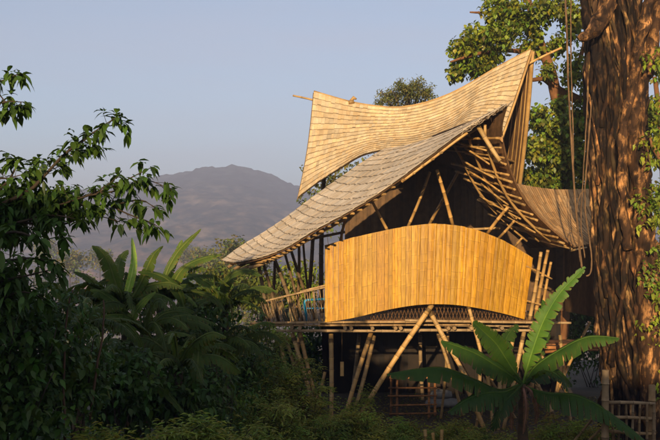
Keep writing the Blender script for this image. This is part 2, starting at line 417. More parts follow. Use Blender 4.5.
# battens zig-zagging under the right slope
for i in range(15):
    t = .17+.80*i/14+rnd(-.012, .012)
    a = S_right(1.0, min(1, t+.03+rnd(-.01, .01))); b = S_right(rnd(.0, .45), max(0, t-rnd(.05, .13))); off = Vector((-.10, -.18-rnd(0, .12), -.06))
    d = (a-b).normalized()
    mb = MB(); mb.pole(b+off, a+off+d*rnd(-.05, .07), rnd(.026, .040), rnd(.6, 1.2), bend=.006); mb.build('batten', 'bamboo', house)
for s_, o_ in ((.28, .26), (.55, .27), (.80, .26)):
    mb = MB(); mb.tube([S_right(s_, .08+.84*i/10)+Vector((-.12, -o_, -.08)) for i in range(11)], .038, 8, [rnd(.7, 1.1) for i in range(11)]); mb.build('rafter', 'bamboo', house)
for t0 in (.1, .2, .3, .4, .5, .6, .7):     # diagonal lattice bracing
    polepart('brace', S_right(.35+.1*math.sin(t0*40), t0)+Vector((-.16, -.38, -.1)), S_right(.80+.08*math.sin(t0*60), t0+.15)+Vector((-.16, -.40, -.1)), .028, tone=rnd(.7, 1.2))
polepart('brace', P(478, 126, 23.4), P(500, 161, 23.3), .062, tone=1.1)
# light pointed end board under the peak
sheet('end_board', lambda s_, t: P(lerp(490, 502, s_)+8*t*(1-s_), lerp(118, 112, s_)+t*lerp(20, 30, s_), 23.35+.2*(1-s_)), 4, 6, .02, 'shingle_brown', house, lambda i, j: 1.1)
# wing roof -----------------------------------------------------------
WA = [P(516, 184, 27.0), P(535, 187.5, 28), P(560, 190, 29.4), P(600, 189, 31.5), P(650, 187, 34)]     # upper edge, near to far
WD = [P(573, 248, 24.7), P(583, 246, 25.4), P(596, 243, 26.2), P(620, 238, 27.8), P(652, 232, 29.6)]   # eave
def S_wing(s, t):
    a = Vector(smooth(WA, s)); b = Vector(smooth(WD, s)); k = math.sin(math.pi*t)
    return a.lerp(b, t)+Vector((-.05*k, 0, -.22*k))
shingle_roof('wing_roof', lambda s, t: S_wing(1-t, s), 9, 38, 'shingle_brown', house, tones=(.75, 1.2), gap_tone=.35, lift=.012, lab='brown side roof running behind the big tree')
for i in range(10):
    t = .1+.88*i/9; a = Vector(S_wing(0, t)); b = Vector(S_wing(.35, t)); d = (b-a).normalized()
    mb = MB(); mb.pole(a-d*rnd(.02, .09)+Vector((0, 0, -.09)), b+Vector((0, 0, -.09)), .03, rnd(.8, 1.1), bend=0); mb.build('purlin', 'bamboo', house)

# golden screen --------------------------------------------------------
TOP = [(325, 245.5), (342, 240.5), (360, 236), (380, 231.5), (400, 227.5), (420, 224.8), (440, 224), (460, 226.2), (480, 231), (500, 239), (517, 248), (533, 258)]
LOW = [(325, 322.5), (342, 320), (360, 316.5), (380, 311.5), (400, 307.5), (418, 305), (437, 304.2), (456, 305), (474, 307.5), (492, 311), (509, 315), (524.5, 319.5)]
def S_scr(u, v):
    a = smooth(LOW, u); b = smooth(TOP, u); bow = .45*math.sin(math.pi*u)
    Y = 25.95-bow-.12*v
    return P(lerp(a[0], b[0], v), lerp(a[1], b[1], v), Y)
mb = MB(); u = 0; idx = 0
while u < 1:
    w = rnd(.011, .036); u2 = min(1, u+w)
    if 1-u2 < .01: u2 = 1
    tone = rnd(.72, 1.15); hue = rnd(-.06, .06); dep = rnd(0, .012)
    vsx = [0]; v = rnd(.05, .3)
    cl = [tone]
    while v < .97:
        vsx += [v-.006, v, v+.006, min(.99, v+.03)]; k = rnd(.5, .85); t_ = tone*(1+.22*nz(u*7, v*2.5, 3)); cl += [t_*rnd(.9, 1.06), t_*k, t_*rnd(1.0, 1.18), t_*rnd(.92, 1.05)]; v += rnd(.10, .22)
    vsx.append(1+rnd(-.006, .006)); cl.append(tone)
    vs = []; cs = []
    g = (u2-u)*.025
    for vv, k in zip(vsx, cl):
        for uu, dd in ((u+g, dep+.004), ((u+u2)/2, dep-.004), (u2-g, dep+.004), (u2-g, dep+.028), (u+g, dep+.028)):
            vs.append(S_scr(uu, vv)+Vector((0, dd, 0))); cs.append((k*(1+hue), k, k*(1-hue*3)))
    n = len(vsx); fs = []
    for i in range(n-1):
        for q in range(5): fs.append((i*5+q, i*5+(q+1) % 5, (i+1)*5+(q+1) % 5, (i+1)*5+q))
    fs.append((4, 3, 2, 1, 0)); fs.append(tuple((n-1)*5+q for q in range(5)))
    mb.add(vs, fs, cs)
    u = u2
scr = mb.build('wall_screen', 'screen', house)
mb = MB(); mb.tube([S_scr(i/24, .99)+Vector((0, .06, 0)) for i in range(25)], .03, 7, 1.0); mb.build('top_rail', 'bamboo', scr)
mb = MB(); mb.tube([S_scr(i/24, .01)+Vector((0, .06, 0)) for i in range(25)], .025, 7, .8); mb.build('bottom_rail', 'bamboo', scr)

# deck ------------------------------------------------------------------
mb = MB()
x0, x1 = P(262, 322, 26.2).x, P(560, 322, 26.2).x
n = 64
for i in range(n):
    a = lerp(x0, x1, i/n); b = lerp(x0, x1, (i+1)/n)-.012
    mb.box(((a+b)/2, 29.6, DZ-.02-rnd(0, .006)), b-a, 6.8, .03, rnd(.7, 1.1))
mb.build('deck', 'bamboo_old', house)
polepart('edge_beam', P(250, 323.5, 26.05), P(417, 322, 26.0), .040, 'bamboo_old', tone=1.2, bend=.003)
polepart('edge_beam', P(405, 320.5, 25.95), P(571, 323, 26.0), .040, 'bamboo_old', tone=1.2, bend=.003)
polepart('edge_beam', P(262, 325.5, 26.1), P(470, 324.8, 26.05), .032, 'bamboo_old', tone=.9, bend=.003)
polepart('edge_beam', P(440, 325.5, 26.1), P(548, 327.0, 26.1), .032, 'bamboo_old', tone=.9, bend=.003)
polepart('edge_beam', P(276, 331, 25.95), P(420, 331.3, 25.95), .045, 'bamboo_old', tone=1.15, bend=.003)
polepart('edge_beam', P(400, 330.3, 25.9), P(546, 330.6, 25.95), .045, 'bamboo_old', tone=1.1, bend=.003)
for i, px in enumerate((292, 300, 345, 351, 372, 395, 400, 447, 453, 470, 500, 512, 530)):
    x = P(px, 0, 26).x
    polepart('joist', (x, 25.75-rnd(0, .12), DZ-.155), (x+rnd(-.1, .1), 32.5, DZ-.155), .05, 'bamboo_old', tone=rnd(.8, 1.2), bend=0)
# woven net balustrade under the screen
net = MB(); x0, x1 = P(372, 0, 26.1).x, P(531, 0, 26.1).x; nn = 44
for i in range(nn):
    a = lerp(x0, x1, i/nn)
    for sg in (-1, 1):
        net.tube([(a, 26.12+.01*sg, DZ+.02), (a+sg*.16, 26.12+.01*sg, DZ+.50)], .009, 4, rnd(.7, 1.2), cap=False)
for z in (DZ+.04, DZ+.5): net.tube([(x0-.2, 26.12, z), (x1, 26.12, z)], .018, 6, 1)
net.build('net_panel', 'net', house)

wk = MB()
for i in range(16): 
    a = lerp(P(541, 0, 29).x, P(600, 0, 29).x, i/16); wk.box((a, 29.6, 2.1+rnd(0, .01)), .125, 1.7, .04, rnd(.8, 1.5))
wk.build('walkway', 'wood_red', house)
for y_, t_ in ((28.72, 1.9), (30.4, 1.2)): polepart('edge_beam', (P(538, 0, 28.7).x, y_, 2.02), (P(602, 0, 28.7).x, y_, 2.04), .06, 'wood_red', tone=t_)
polepart('railing', P(545, 352, 28.3), P(598, 350, 28.3), .045, 'wood_red', tone=1.8)
# porch railing at left ---------------------------------------------------
rail = MB(); rail.pole(P(262, 302, 26.3), P(327, 287, 26.15), .03, 1.1); rail.pole(P(300, 292, 26.3), P(327, 285, 26.2), .03, 1.2)
for i in range(24):
    k = i/23; a = P(lerp(268, 326, k)+rnd(-1, 1), 322, 26.25); b = P(lerp(262, 322, k)+rnd(-3, 3), lerp(302, 289, k)-rnd(0, 1), 26.3)
    rail.pole(a, b, rnd(.012, .019), rnd(.6, 1.1), n=6, bend=.01)
rail.build('porch_railing', 'bamboo_old', house)
side = MB(); side.pole(P(262, 302, 26.3), P(285, 300, 31), .03, 1)
for i in range(16):
    k = i/15; Y = lerp(26.5, 31, k); side.pole((lerp(-1.9, -1.55, k), Y, DZ), (lerp(-1.95, -1.6, k), Y, DZ+.75), .014, rnd(.6, 1), n=6)
side.build('porch_railing', 'bamboo_old', house)
# porch posts holding the eave
for a, b, r in ((P(268, 322, 26.6), P(258, 262, 26.0), .06), (P(279, 322, 26.5), P(263, 262, 26.0), .05), (P(297, 321, 26.6), P(274, 258, 25.9), .06), (P(302, 321, 26.7), P(285, 254, 26), .045),
                (P(316, 321, 27.6), P(291, 250, 26.3), .05), (P(297, 310, 28), P(299, 244, 26.4), .05), (P(310, 305, 29), P(303, 240, 27), .04),
                (P(306, 322, 31), P(314, 205, 29.0), .07), (P(322, 322, 31.5), P(324, 176, 29.2), .085), (P(272, 318, 31), P(275, 248, 27), .05)):
    polepart('post', a, b, r, 'bamboo_dark' if b.y > 28 else 'bamboo_old', tone=rnd(.4, .6))
polepart('tie_beam', P(268, 250, 26.2), P(345, 232, 25.9), .045, 'bamboo_old', tone=.7)
# diagonal struts in the gable opening
for a, b, r, t in ((P(389, 233, 26.0), P(373, 203, 25.4), .045, 1.0), (P(407, 229, 26.0), P(430, 172, 25.4), .045, .9), (P(453, 226, 25.75), P(437, 170, 25.0), .055, 1.15),
                   (P(487, 234, 25.6), P(508, 207, 24.9), .05, 1.15), (P(462, 230, 26.3), P(500, 228, 26.2), .04, .9), (P(497, 240, 26.0), P(520, 214, 25.4), .04, 1), (P(512, 250, 26.2), P(522, 238, 25.8), .035, 1),
                   (P(340, 244, 26.5), P(346, 216, 26), .045, .8), (P(425, 232, 28.5), P(470, 150, 27), .05, .7)):
    polepart('strut', a, b, r, 'bamboo', tone=t)
# poles right of the screen
for a, b, r in ((P(529, 322, 26.2), P(541, 252, 25.6), .055), (P(535, 318, 26.4), P(548, 250, 25.8), .055), (P(541, 318, 26.6), P(551, 262, 26.2), .045), (P(524, 300, 26), P(546, 306, 26.2), .03), (P(526, 266, 25.8), P(552, 279, 26.2), .03)):
    polepart('post', a, b, r, 'bamboo', tone=rnd(.9, 1.15))
# back wall + side wall of the dark interior
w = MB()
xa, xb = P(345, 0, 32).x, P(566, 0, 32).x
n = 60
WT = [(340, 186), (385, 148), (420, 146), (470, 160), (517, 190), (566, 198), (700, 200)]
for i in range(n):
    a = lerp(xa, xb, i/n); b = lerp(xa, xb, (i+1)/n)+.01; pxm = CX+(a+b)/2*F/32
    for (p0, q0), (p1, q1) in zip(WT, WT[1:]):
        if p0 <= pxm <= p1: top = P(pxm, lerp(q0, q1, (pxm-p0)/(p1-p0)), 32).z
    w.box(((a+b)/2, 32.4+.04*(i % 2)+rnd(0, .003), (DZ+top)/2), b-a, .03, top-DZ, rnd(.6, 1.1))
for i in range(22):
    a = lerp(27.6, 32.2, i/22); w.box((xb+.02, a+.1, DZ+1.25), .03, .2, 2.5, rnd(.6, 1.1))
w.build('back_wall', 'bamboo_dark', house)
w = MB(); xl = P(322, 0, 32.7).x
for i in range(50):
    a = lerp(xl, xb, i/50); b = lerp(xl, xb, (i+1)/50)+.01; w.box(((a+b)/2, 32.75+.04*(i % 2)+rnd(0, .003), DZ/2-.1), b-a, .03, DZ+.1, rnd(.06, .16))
w.build('shade_backing', 'bamboo_dark', house)  # backing added below the deck, its near-black tone stands for deep shade
sheet('sun_leak_sheet', lambda a, b: Vector(S_low(.02+.86*a, .01)).lerp(Vector(S_up(.395+.5*a, 1.0))+Vector((0, .06, 0)), b)-Vector((0, 0, .05)), 20, 3, .02, 'lining', house, lambda i, j: .7)  # hidden sheet added to stop sun leaking between the two roofs
lc = MB()    # loft ceiling closing the gable below the upper roof
lc.add([P(388, 152, 27.8), P(440, 148, 27.4), P(500, 150, 26.8), P(517, 196, 30.1), P(470, 170, 32.4), P(420, 154, 32.4), P(385, 151, 32.4)], [(0, 1, 2, 3, 4, 5, 6)], .6)
lc.build('loft_ceiling', 'lining', house)
w = MB(); w.add([P(505, 145, 27.5), P(440, 150, 31.5), (P(440, 0, 31.5).x, 32.3, DZ+3.9), (xb, 32.3, DZ+3.9), (xb, 28, DZ+3.1)], [(0, 1, 2, 3, 4)], .7)
# legs ------------------------------------------------------------------
def leg(a, b, r=.07, tone=None, m='bamboo'):
    mb = MB(); mb.pole(a, b, r, tone); d = (Vector(b)-Vector(a)).normalized()
    for k in range(5): q = Vector(a)+d*(.14+.022*k); mb.tube([q, q+d*.018], r*1.13, 9, rnd(.16, .3))
    mb.build('leg', m, house)
leg(P(331, 334, 26.2), P(331, 436, 25.6), .068, 1.05)
leg(P(371, 333, 26.2), P(342, 428, 25.4), .066, 1.05)
leg(P(374, 336, 26.3), P(349, 430, 25.5), .062, .95)
leg(P(432, 305, 25.75), P(351, 430, 25.0), .075, 1.12)
leg(P(428, 308, 25.8), P(470, 383, 25.4), .07, 1.05)
leg(P(437, 330, 26.5), P(463, 416, 26.3), .055, .7)
leg(P(462, 375, 25.5), P(492, 446, 25.2), .07, 1.05)
leg(P(467, 301, 25.75), P(486, 372, 25.4), .055, 1.0)
leg(P(486, 366, 25.4), P(494, 440, 25.2), .05, 1.0)
leg(P(292, 333, 26.2), P(320, 430, 25.6), .062, .95)
leg(P(300, 333, 26.3), P(325, 430, 25.7), .06, .95)
leg(P(279, 336, 26.3), P(301, 430, 25.8), .055, .85)
leg(P(286, 336, 26.6), P(309, 430, 26.1), .05, .7)
leg(P(312, 420, 26.0), P(325, 372, 26.2), .05, .8)
leg(P(524, 332, 26.0), P(503, 430, 25.5), .062, 1.0)
leg(P(514, 332, 26.3), P(494, 432, 25.8), .058, .95)
leg(P(500, 365, 25.7), P(497, 444, 25.5), .065, 1.1)
leg(P(474, 440, 25.9), P(480, 400, 25.9), .045, .8)
leg(P(535, 335, 27), P(520, 430, 26.8), .05, .8)
leg(P(545, 420, 26.8), P(590, 322, 27.5), .05, .8)
leg(P(560, 335, 27), P(572, 430, 27), .05, .8)
for a_, b_ in ((P(448, 332, 27), P(440, 425, 27.5)), (P(556, 420, 25.5), P(520, 345, 26)), (P(566, 345, 26.5), P(548, 432, 26)), (P(470, 350, 28), P(520, 425, 27.5)), (P(538, 350, 29), P(585, 420, 28)), (P(505, 345, 28), P(478, 425, 28))): leg(a_, b_, .045, rnd(.6, .95))
for px in (300, 360, 420, 480, 540):
    leg(P(px, 328, 31.5), P(px+rnd(-14, 14), 415, 31.2), .07, .8, 'bamboo_old')
print('house done')

# ================================================================= THINGS AROUND THE HOUSE
# blue chair frame on the porch
ch = thing('chair', 'blue tube-framed chair standing on the left porch behind the railing', 'chair', P(315, 322, 26.6))
f = MB(); y0 = 26.55
a = P(305, 300, y0); b = P(327, 299, y0)
f.tube([P(305, 316, y0), P(304.5, 302, y0), P(307, 300, y0), P(325, 299, y0), P(327.5, 301, y0), P(328, 316, y0)], .034, 7, 1)
f.tube([P(305, 300, y0), P(306, 321, y0+.45)], .02, 6, 1); f.build('back_frame', 'blue', ch)
f = MB(); f.box((P(316, 0, y0).x, y0+.25, DZ+.36), .62, .45, .03, 1); f.build('seat', 'blue', ch)
for dx, dy in ((-.28, .03), (.28, .03), (-.28, .45), (.28, .45)):
    f = MB(); f.tube([(P(316, 0, y0).x+dx, y0+dy, DZ), (P(316, 0, y0).x+dx, y0+dy, DZ+.36)], .018, 6, 1); f.build('leg', 'blue', ch)
# basket
bk = MB(); c = P(291, 322, 26.75); c.z = DZ
for i in range(9):
    z0 = i*.04
    r_ = .19+.035*math.sin(i/8*2.6)
    bk.tube([(c.x+math.cos(k*math.pi/9)*r_*1.1, c.y+math.sin(k*math.pi/9)*r_, c.z+z0+.02) for k in range(19)], .022, 5, rnd(.8, 1.1), cap=False)
tag(bk.build('basket', 'basket'), 'dark green-grey round basket on the porch deck by the railing', 'basket')
# hanging tag board
hb = MB(); hb.box(P(342, 369, 27), .10, .02, .42, 1.6); hb.tube([P(342, 361, 27), P(342, 332, 27)], .004, 4, .6)
tag(hb.build('hanging_board', 'bamboo'), 'small orange wooden board hanging by a cord under the deck', 'board')
# rack under the house
rk = thing('shelf_rack', 'brown wooden ladder-like rack standing in the dark under the deck', 'rack', P(411, 430, 27.6))
zb = 0
for px, t in ((391, .6), (397, .8), (429, 1.1), (435, 1.3)):
    mb = MB(); a = P(px, 374, 27.6+(.4 if px in (391, 435) else 0)); mb.pole((a.x, a.y, 0), a, .04, t*2, bend=.002); mb.build('post', 'wood_red', rk)
for py in (378, 388, 396, 405.5, 414, 422):
    mb = MB(); mb.pole(P(388+rnd(-2, 2), py, 27.52), P(437, py-rnd(0, 1), 27.55), .03, rnd(1.0, 2.2), bend=.002); mb.build('rail', 'wood_red', rk)
# pale sacks on the ground under the house
for i, (px, py, s_, lb) in enumerate(((441, 411, .5, 'pale grey sack lying uppermost of the pile beside the rack'), (449, 417, .55, 'pale grey sack at the right foot of the pile beside the rack'), (436, 418, .5, 'pale grey sack at the left foot of the pile against the rack'))):
    sb = MB(); c = P(px, py, 29.5); c.z = .16 if i else .44
    vs = []; ns_, nr = 14, 8
    for j in range(nr+1):
        for k in range(ns_):
            a = 2*math.pi*k/ns_; ph = math.pi*j/nr
            r_ = 1+.15*nz(math.cos(a)*1.5+i*7, math.sin(a)*1.5, ph)
            q = abs(math.cos(ph))**.8*math.copysign(1, math.cos(ph))
            vs.append((c.x+.34*q*r_, c.y+.22*math.sin(ph)**.7*math.cos(a)*r_, c.z+.16*math.sin(ph)**.7*math.sin(a)*r_))
    sb.add(vs, [(j*ns_+k, j*ns_+(k+1) % ns_, (j+1)*ns_+(k+1) % ns_, (j+1)*ns_+k) for j in range(nr) for k in range(ns_)], 1.0, True)
    tag(sb.build('sack', 'sack'), lb, 'sack', 'sacks heaped under the house')
# bamboo stakes at the bottom
for i, (x, y, lb) in enumerate(((425, 430, 'leftmost of the three short cut bamboo stakes at the bottom edge'), (433, 433, 'middle and shortest of the three cut bamboo stakes at the bottom edge'), (442, 430, 'rightmost, right-leaning one of the three cut bamboo stakes at the bottom edge'))):
    mb = MB(); a = P(x, y, 20.5); b = P(x+(2 if i == 0 else (-3 if i == 2 else 0)), y, 20.5); mb.pole((b.x, b.y, gz(b.x, b.y)-.1), a, .045, 1.15); tag(mb.build('stake', 'bamboo'), lb, 'stake', 'cut bamboo stakes at the bottom edge')
# bamboo fence lower right
fe = thing('bamboo_fence', 'pale bamboo fence with a thick post and rails below the big tree', 'fence', P(630, 465, 19.5))
mb = MB(); a = P(605.5, 370, 19.2); mb.pole((a.x, a.y, 0), a, .085, 1.0, 'x' and .004); mb.build('post', 'bamboo_old', fe)
mb = MB(); a = P(652, 385, 19.6); mb.pole((a.x, a.y, 0), a, .085, .9, .004); mb.build('post', 'bamboo_old', fe)
for y1, y2 in ((402.5, 404), (417.5, 419), (431, 434)):
    mb = MB(); mb.pole(P(608, y1, 19.3), P(655, y2, 19.5), .04, 1.05); mb.build('rail', 'bamboo_old', fe)
for px in range(612, 660, 7):
    mb = MB(); a = P(px, 404, 19.42); mb.pole((a.x, a.y, 0), a, .03, rnd(.5, .9)); mb.build('picket', 'bamboo_old', fe)
lp = 0
for (a, b, lb) in ((P(570, 446, 20.4), P(598, 413, 20), 'longer of two thin pale poles leaning left of the fence post'), (P(585, 444, 20.2), P(606, 424, 19.8), 'shorter of two thin pale poles leaning against the fence post')):
    mb = MB(); mb.pole(a, b, .03, 1.0); tag(mb.build('leaning_pole', 'bamboo_old'), lb, 'pole', 'thin poles leaning by the fence')

def gnarl(mb, i0, amp=.07, f=5, tn=(1.9, 1.7, 1.4)):
    for i in range(i0, len(mb.v)):
        v = Vector(mb.v[i]); k = nz(v.x*f, v.y*f, v.z*f*.6); k2 = nz(v.x*f*3.3, v.y*f*3.3, v.z*f*2)
        mb.v[i] = tuple(v+Vector((amp*k+amp*.35*k2, amp*.8*k2, amp*.5*nz(v.x*4, v.z*6, 3))))
        q_ = max(.3, 1+1.4*k+1.3*k2); mb.c[i] = (tn[0]*q_, tn[1]*q_, tn[2]*q_)
# ================================================================= BIG FIG TREE (right)
TB = lambda z: .60+.40*math.exp(-z/1.5)+.07*math.exp(-((z-9.5)/1.6)**2)
a_ok = lambda a: a < 1.6
TCX = lambda z: 7.10+.55*math.exp(-z/2.5)+.22*sstep(8.5, 5, z)+.06*math.sin(z*.9)
fig = thing('fig_tree', 'huge old tree with a fluted, golden-brown trunk at the right edge', 'tree', (7.4, 23, 0))
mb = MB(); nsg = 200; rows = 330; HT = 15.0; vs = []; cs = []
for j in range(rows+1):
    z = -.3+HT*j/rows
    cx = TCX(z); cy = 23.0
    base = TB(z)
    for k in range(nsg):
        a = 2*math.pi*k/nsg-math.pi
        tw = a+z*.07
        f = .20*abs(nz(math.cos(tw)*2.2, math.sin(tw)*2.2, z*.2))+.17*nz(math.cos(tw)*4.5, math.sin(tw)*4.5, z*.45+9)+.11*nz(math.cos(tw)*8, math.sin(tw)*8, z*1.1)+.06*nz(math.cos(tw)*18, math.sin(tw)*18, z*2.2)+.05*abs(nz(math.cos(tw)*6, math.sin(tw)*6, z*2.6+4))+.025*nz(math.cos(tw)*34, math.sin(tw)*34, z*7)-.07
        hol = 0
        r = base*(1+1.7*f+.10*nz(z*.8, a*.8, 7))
        vs.append((cx+r*math.cos(a), cy+r*math.sin(a), z)); k_ = max(.25, 1+1.6*f+.7*nz(math.cos(tw)*14, math.sin(tw)*14, z*3))  # tint follows the relief, so crevices carry painted shade
        wv = a+.35*nz(z*.45, 3)+.12*nz(z*1.7, 8); mk_ = sstep(-.02, .22, nz(wv*3.0, z*.42, 6)+.55*nz(wv*8, z*1.1, 2)+.30*nz(wv*20, z*3, 5)+.22*sstep(-2.2, -.6, a)-.16); k_ *= lerp(.28, 2.7, mk_); cs.append((k_, k_*lerp(.93, .98, mk_), k_*lerp(.9, .86, mk_)))  # bark patches, biased brighter towards the right as painted sunlight
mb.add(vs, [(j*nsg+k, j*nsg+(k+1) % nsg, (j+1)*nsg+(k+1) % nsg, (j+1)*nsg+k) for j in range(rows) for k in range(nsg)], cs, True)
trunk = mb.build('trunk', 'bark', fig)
# strangler strands hugging the trunk: part of the trunk's look, one mesh
st = MB()
for i in range(30):
    a = rnd(-math.pi, .05) if i < 24 else rnd(0, math.pi); z = rnd(9, 14); pts = []; zz = z; r0 = rnd(.03, .10)
    zend = rnd(-.2, 4) if random.random() < .8 else rnd(4, 8)
    while zz > zend:
        base = TB(zz)
        cx = TCX(zz)
        pts.append((cx+(base*1.04)*math.cos(a), 23+(base*1.04)*math.sin(a), zz)); zz -= .2; a += rnd(-.07, .08)+.06*math.sin(zz*1.7+i)
    if len(pts) > 4:
        m = len(pts); t = random.choice((.45, .6, .9, 1.8, 2.6)); st.tube(pts, [r0*(.45+.5*i_/m)*(1+.45*nz(i_*.35, i))*rnd(.85, 1.15) for i_ in range(m)], 7, [(t*rnd(.8, 1.2)*1.05, t, t*.8) for q in range(m)])
for i in range(len(st.v)):
    v = Vector(st.v[i]); k = nz(v.x*9, v.y*9, v.z*5); st.v[i] = tuple(v+Vector((.035*k, .03*nz(v.z*6, v.x*9, 2), 0))); c_ = st.c[i]; q_ = max(.3, 1+1.2*k); st.c[i] = (c_[0]*q_, c_[1]*q_, c_[2]*q_)
o = st.build('root_strands', 'bark', fig)
# second pale stem on the right, with arching limb
mb = MB()
q = [P(660, 0, 22.9), P(652, 40, 22.8), P(650, 62, 22.6), P(640, 85, 22.5), P(634, 110, 22.4), P(637, 150, 22.35), P(642, 200, 22.3), P(646, 260, 22.3), P(650, 330, 22.2), P(652, 400, 22.2), P(655, 452, 22.2)]
qq = [Vector(smooth(q, i/120)) for i in range(121)]
mb.tube(qq, [lerp(.17, .30, i/120)*(1+.3*nz(i*.13, 1)) for i in range(121)], 28, 1.0)
q = [P(652, -10, 22.6), P(640, 40, 22.4), P(632, 80, 22.3), P(624, 130, 22.2), P(622, 190, 22.2), P(628, 250, 22.2)]
mb.tube([Vector(smooth(q, i/80)) for i in range(81)], [.15*(1-.4*i/80)*(1+.3*nz(i*.2, 8)) for i in range(81)], 18, 1.0)
gnarl(mb, 0, .09, 4.5, (1.7, 1.5, 1.25))
mb.build('side_stem', 'bark', fig)
mb = MB()
qs = [P(608, 2, 22.5), P(602, 18, 22.35), P(594, 29, 22.2), P(587, 35, 22.15), P(581, 37, 22.1), P(578, 38.5, 22.1)]
bs_ = len(mb.v); N_ = 26; mb.tube([Vector(smooth(qs, i/N_)) for i in range(N_+1)], [lerp(.22, .07, (i/N_)**1.5) for i in range(N_+1)], 22, (1.5, 1.35, 1.2))
for i in range(bs_, len(mb.v)):
    v = Vector(mb.v[i]); k = nz(v.x*5, v.y*5, v.z*4); k2 = nz(v.x*16, v.y*16, v.z*12); mb.v[i] = tuple(v+Vector((.07*k+.02*k2, -.05*k2, .08*nz(v.x*4, v.z*6, 3)))); q_ = max(.3, 1+1.6*k+1.2*k2); mb.c[i] = (1.5*q_, 1.35*q_, 1.15*q_)
mb.build('branch_stub', 'bark', fig)
mb = MB()
limb(mb, [P(640, 40, 23.2), P(655, 10, 23), P(690, -40, 22.6), P(740, -90, 22)], .3, .12, 12, 1.4); mb.build('limb', 'bark', fig)
lf = MB()
for px, py, rr, n in ((655, 150, .55, 180), (652, 195, .5, 170), (660, 215, .6, 160), (652, 290, .4, 120), (655, 330, .5, 120), (668, 110, .5, 120), (664, 260, .6, 150), (668, 380, .7, 160), (652, 60, .3, 40)):
    cloud(lf, P(px, py, 22.0), (rr, .5, rr), n, .13, .09, 5, .7, 1.4)
lf.build('leaves', 'leaf_lit', fig)
# hanging aerial roots
vines = (([(565, -15), (567, 40), (569, 100), (572, 150), (575, 200), (580, 250), (582, 268)], .035, 'long thick hanging root nearest the house, left of the trunk'),
         ([(571, -15), (571, 60), (573, 130), (574, 185), (578, 225)], .022, 'thin hanging root twisted beside the long thick one'),
         ([(590, 120), (587, 160), (585, 190), (586, 215), (590, 245), (592, 262), (590, 274), (586, 276)], .028, 'hanging root ending in a hooked loop against the trunk'),
         ([(588, 90), (586, 130), (583, 180), (581, 225), (585, 258)], .022, 'thin hanging root grazing the left side of the trunk'),
         ([(580, 262), (577, 215), (580, 195), (585, 188), (587, 150), (592, 100)], .018, 'short bent hanging root in front of the brown side roof'))
for q, r_, lb in vines:
    mb = MB(); n = 26; pts = [P(*smooth(q, i/n), 21.9)+Vector((.015*nz(i*.8, r_*90), .02*nz(i*.5, 4), 0)) for i in range(n+1)]
    mb.tube(pts, [r_*.7*(1+.35*nz(i*.7, 7)) for i in range(n+1)], 7, [rnd(.8, 1.2) for i in range(n+1)])
    tag(mb.build('hanging_root', 'rootbark'), lb, 'hanging root', 'aerial roots hanging from the big tree')

# ================================================================= TREE BEHIND ROOF RIGHT
bt = thing('leafy_tree', 'tall tree with yellow-green heart-shaped leaves rising behind the pointed roof', 'tree', (7.5, 34, gz(7.5, 34)))
mb = MB()
limb(mb, [Vector((8.3, 34, gz(8, 34)-.3)), P(565, 250, 34), P(566, 160, 34), P(556, 90, 34), P(543, 50, 34), P(530, 10, 34), P(520, -40, 34)], .35, .08, 10, 1.0, 14, .05)
limb(mb, [P(556, 90, 34), P(545, 79, 33.6), P(532, 80, 33.4), P(520, 76, 33)], .12, .05, 7); limb(mb, [P(556, 90, 34), P(580, 100, 34), P(605, 104, 33.5)], .22, .1, 8)
limb(mb, [P(545, 55, 34), P(500, 50, 33.5), P(462, 58, 33), P(450, 62, 33)], .1, .03, 6); limb(mb, [P(538, 30, 34), P(500, 15, 33.6), P(470, 12, 33)], .1, .03, 6)
limb(mb, [P(560, 120, 34), P(580, 60, 33.6), P(590, 10, 33)], .12, .05, 6)
mb.build('trunk', 'wood_red', bt)
lf = MB()
CL = [(462, 50, 14, 15, 60), (478, 38, 20, 18, 90), (468, 62, 18, 16, 80), (455, 73, 7, 9, 22), (483, 66, 15, 12, 55), (500, 30, 20, 20, 120), (505, 8, 28, 14, 120), (490, 52, 20, 14, 80), (528, 22, 20, 16, 90), (530, 48, 14, 12, 50), (550, 8, 26, 14, 90), (575, 22, 18, 26, 90), (557, 44, 12, 12, 40), (548, 70, 9, 10, 26), (575, 70, 14, 20, 70), (540, 118, 13, 14, 55), (560, 105, 10, 12, 36), (552, 130, 20, 14, 90), (580, 120, 14, 20, 110), (562, 125, 12, 12, 60), (548, 150, 14, 14, 90), (570, 145, 16, 14, 90), (590, 95, 10, 14, 50), (535, 150, 14, 16, 90), (560, 160, 24, 20, 170), (545, 178, 26, 14, 150), (582, 165, 16, 22, 110), (525, 175, 10, 10, 40), (600, 60, 14, 30, 70), (605, 130, 14, 40, 110), (590, 190, 30, 12, 80)]
for px, py, rx, ry, n in CL:
    c = P(px, py, 33.3+rnd(-.6, .8)); k = 33.3/F
    cloud(lf, c, (rx*k, .9, ry*k), int(n*9), .155, .14, 3, .25, 1.3, .28, .25, .75, simple=False, shell=.1)
lf.build('crown', 'leaf_lit', bt)

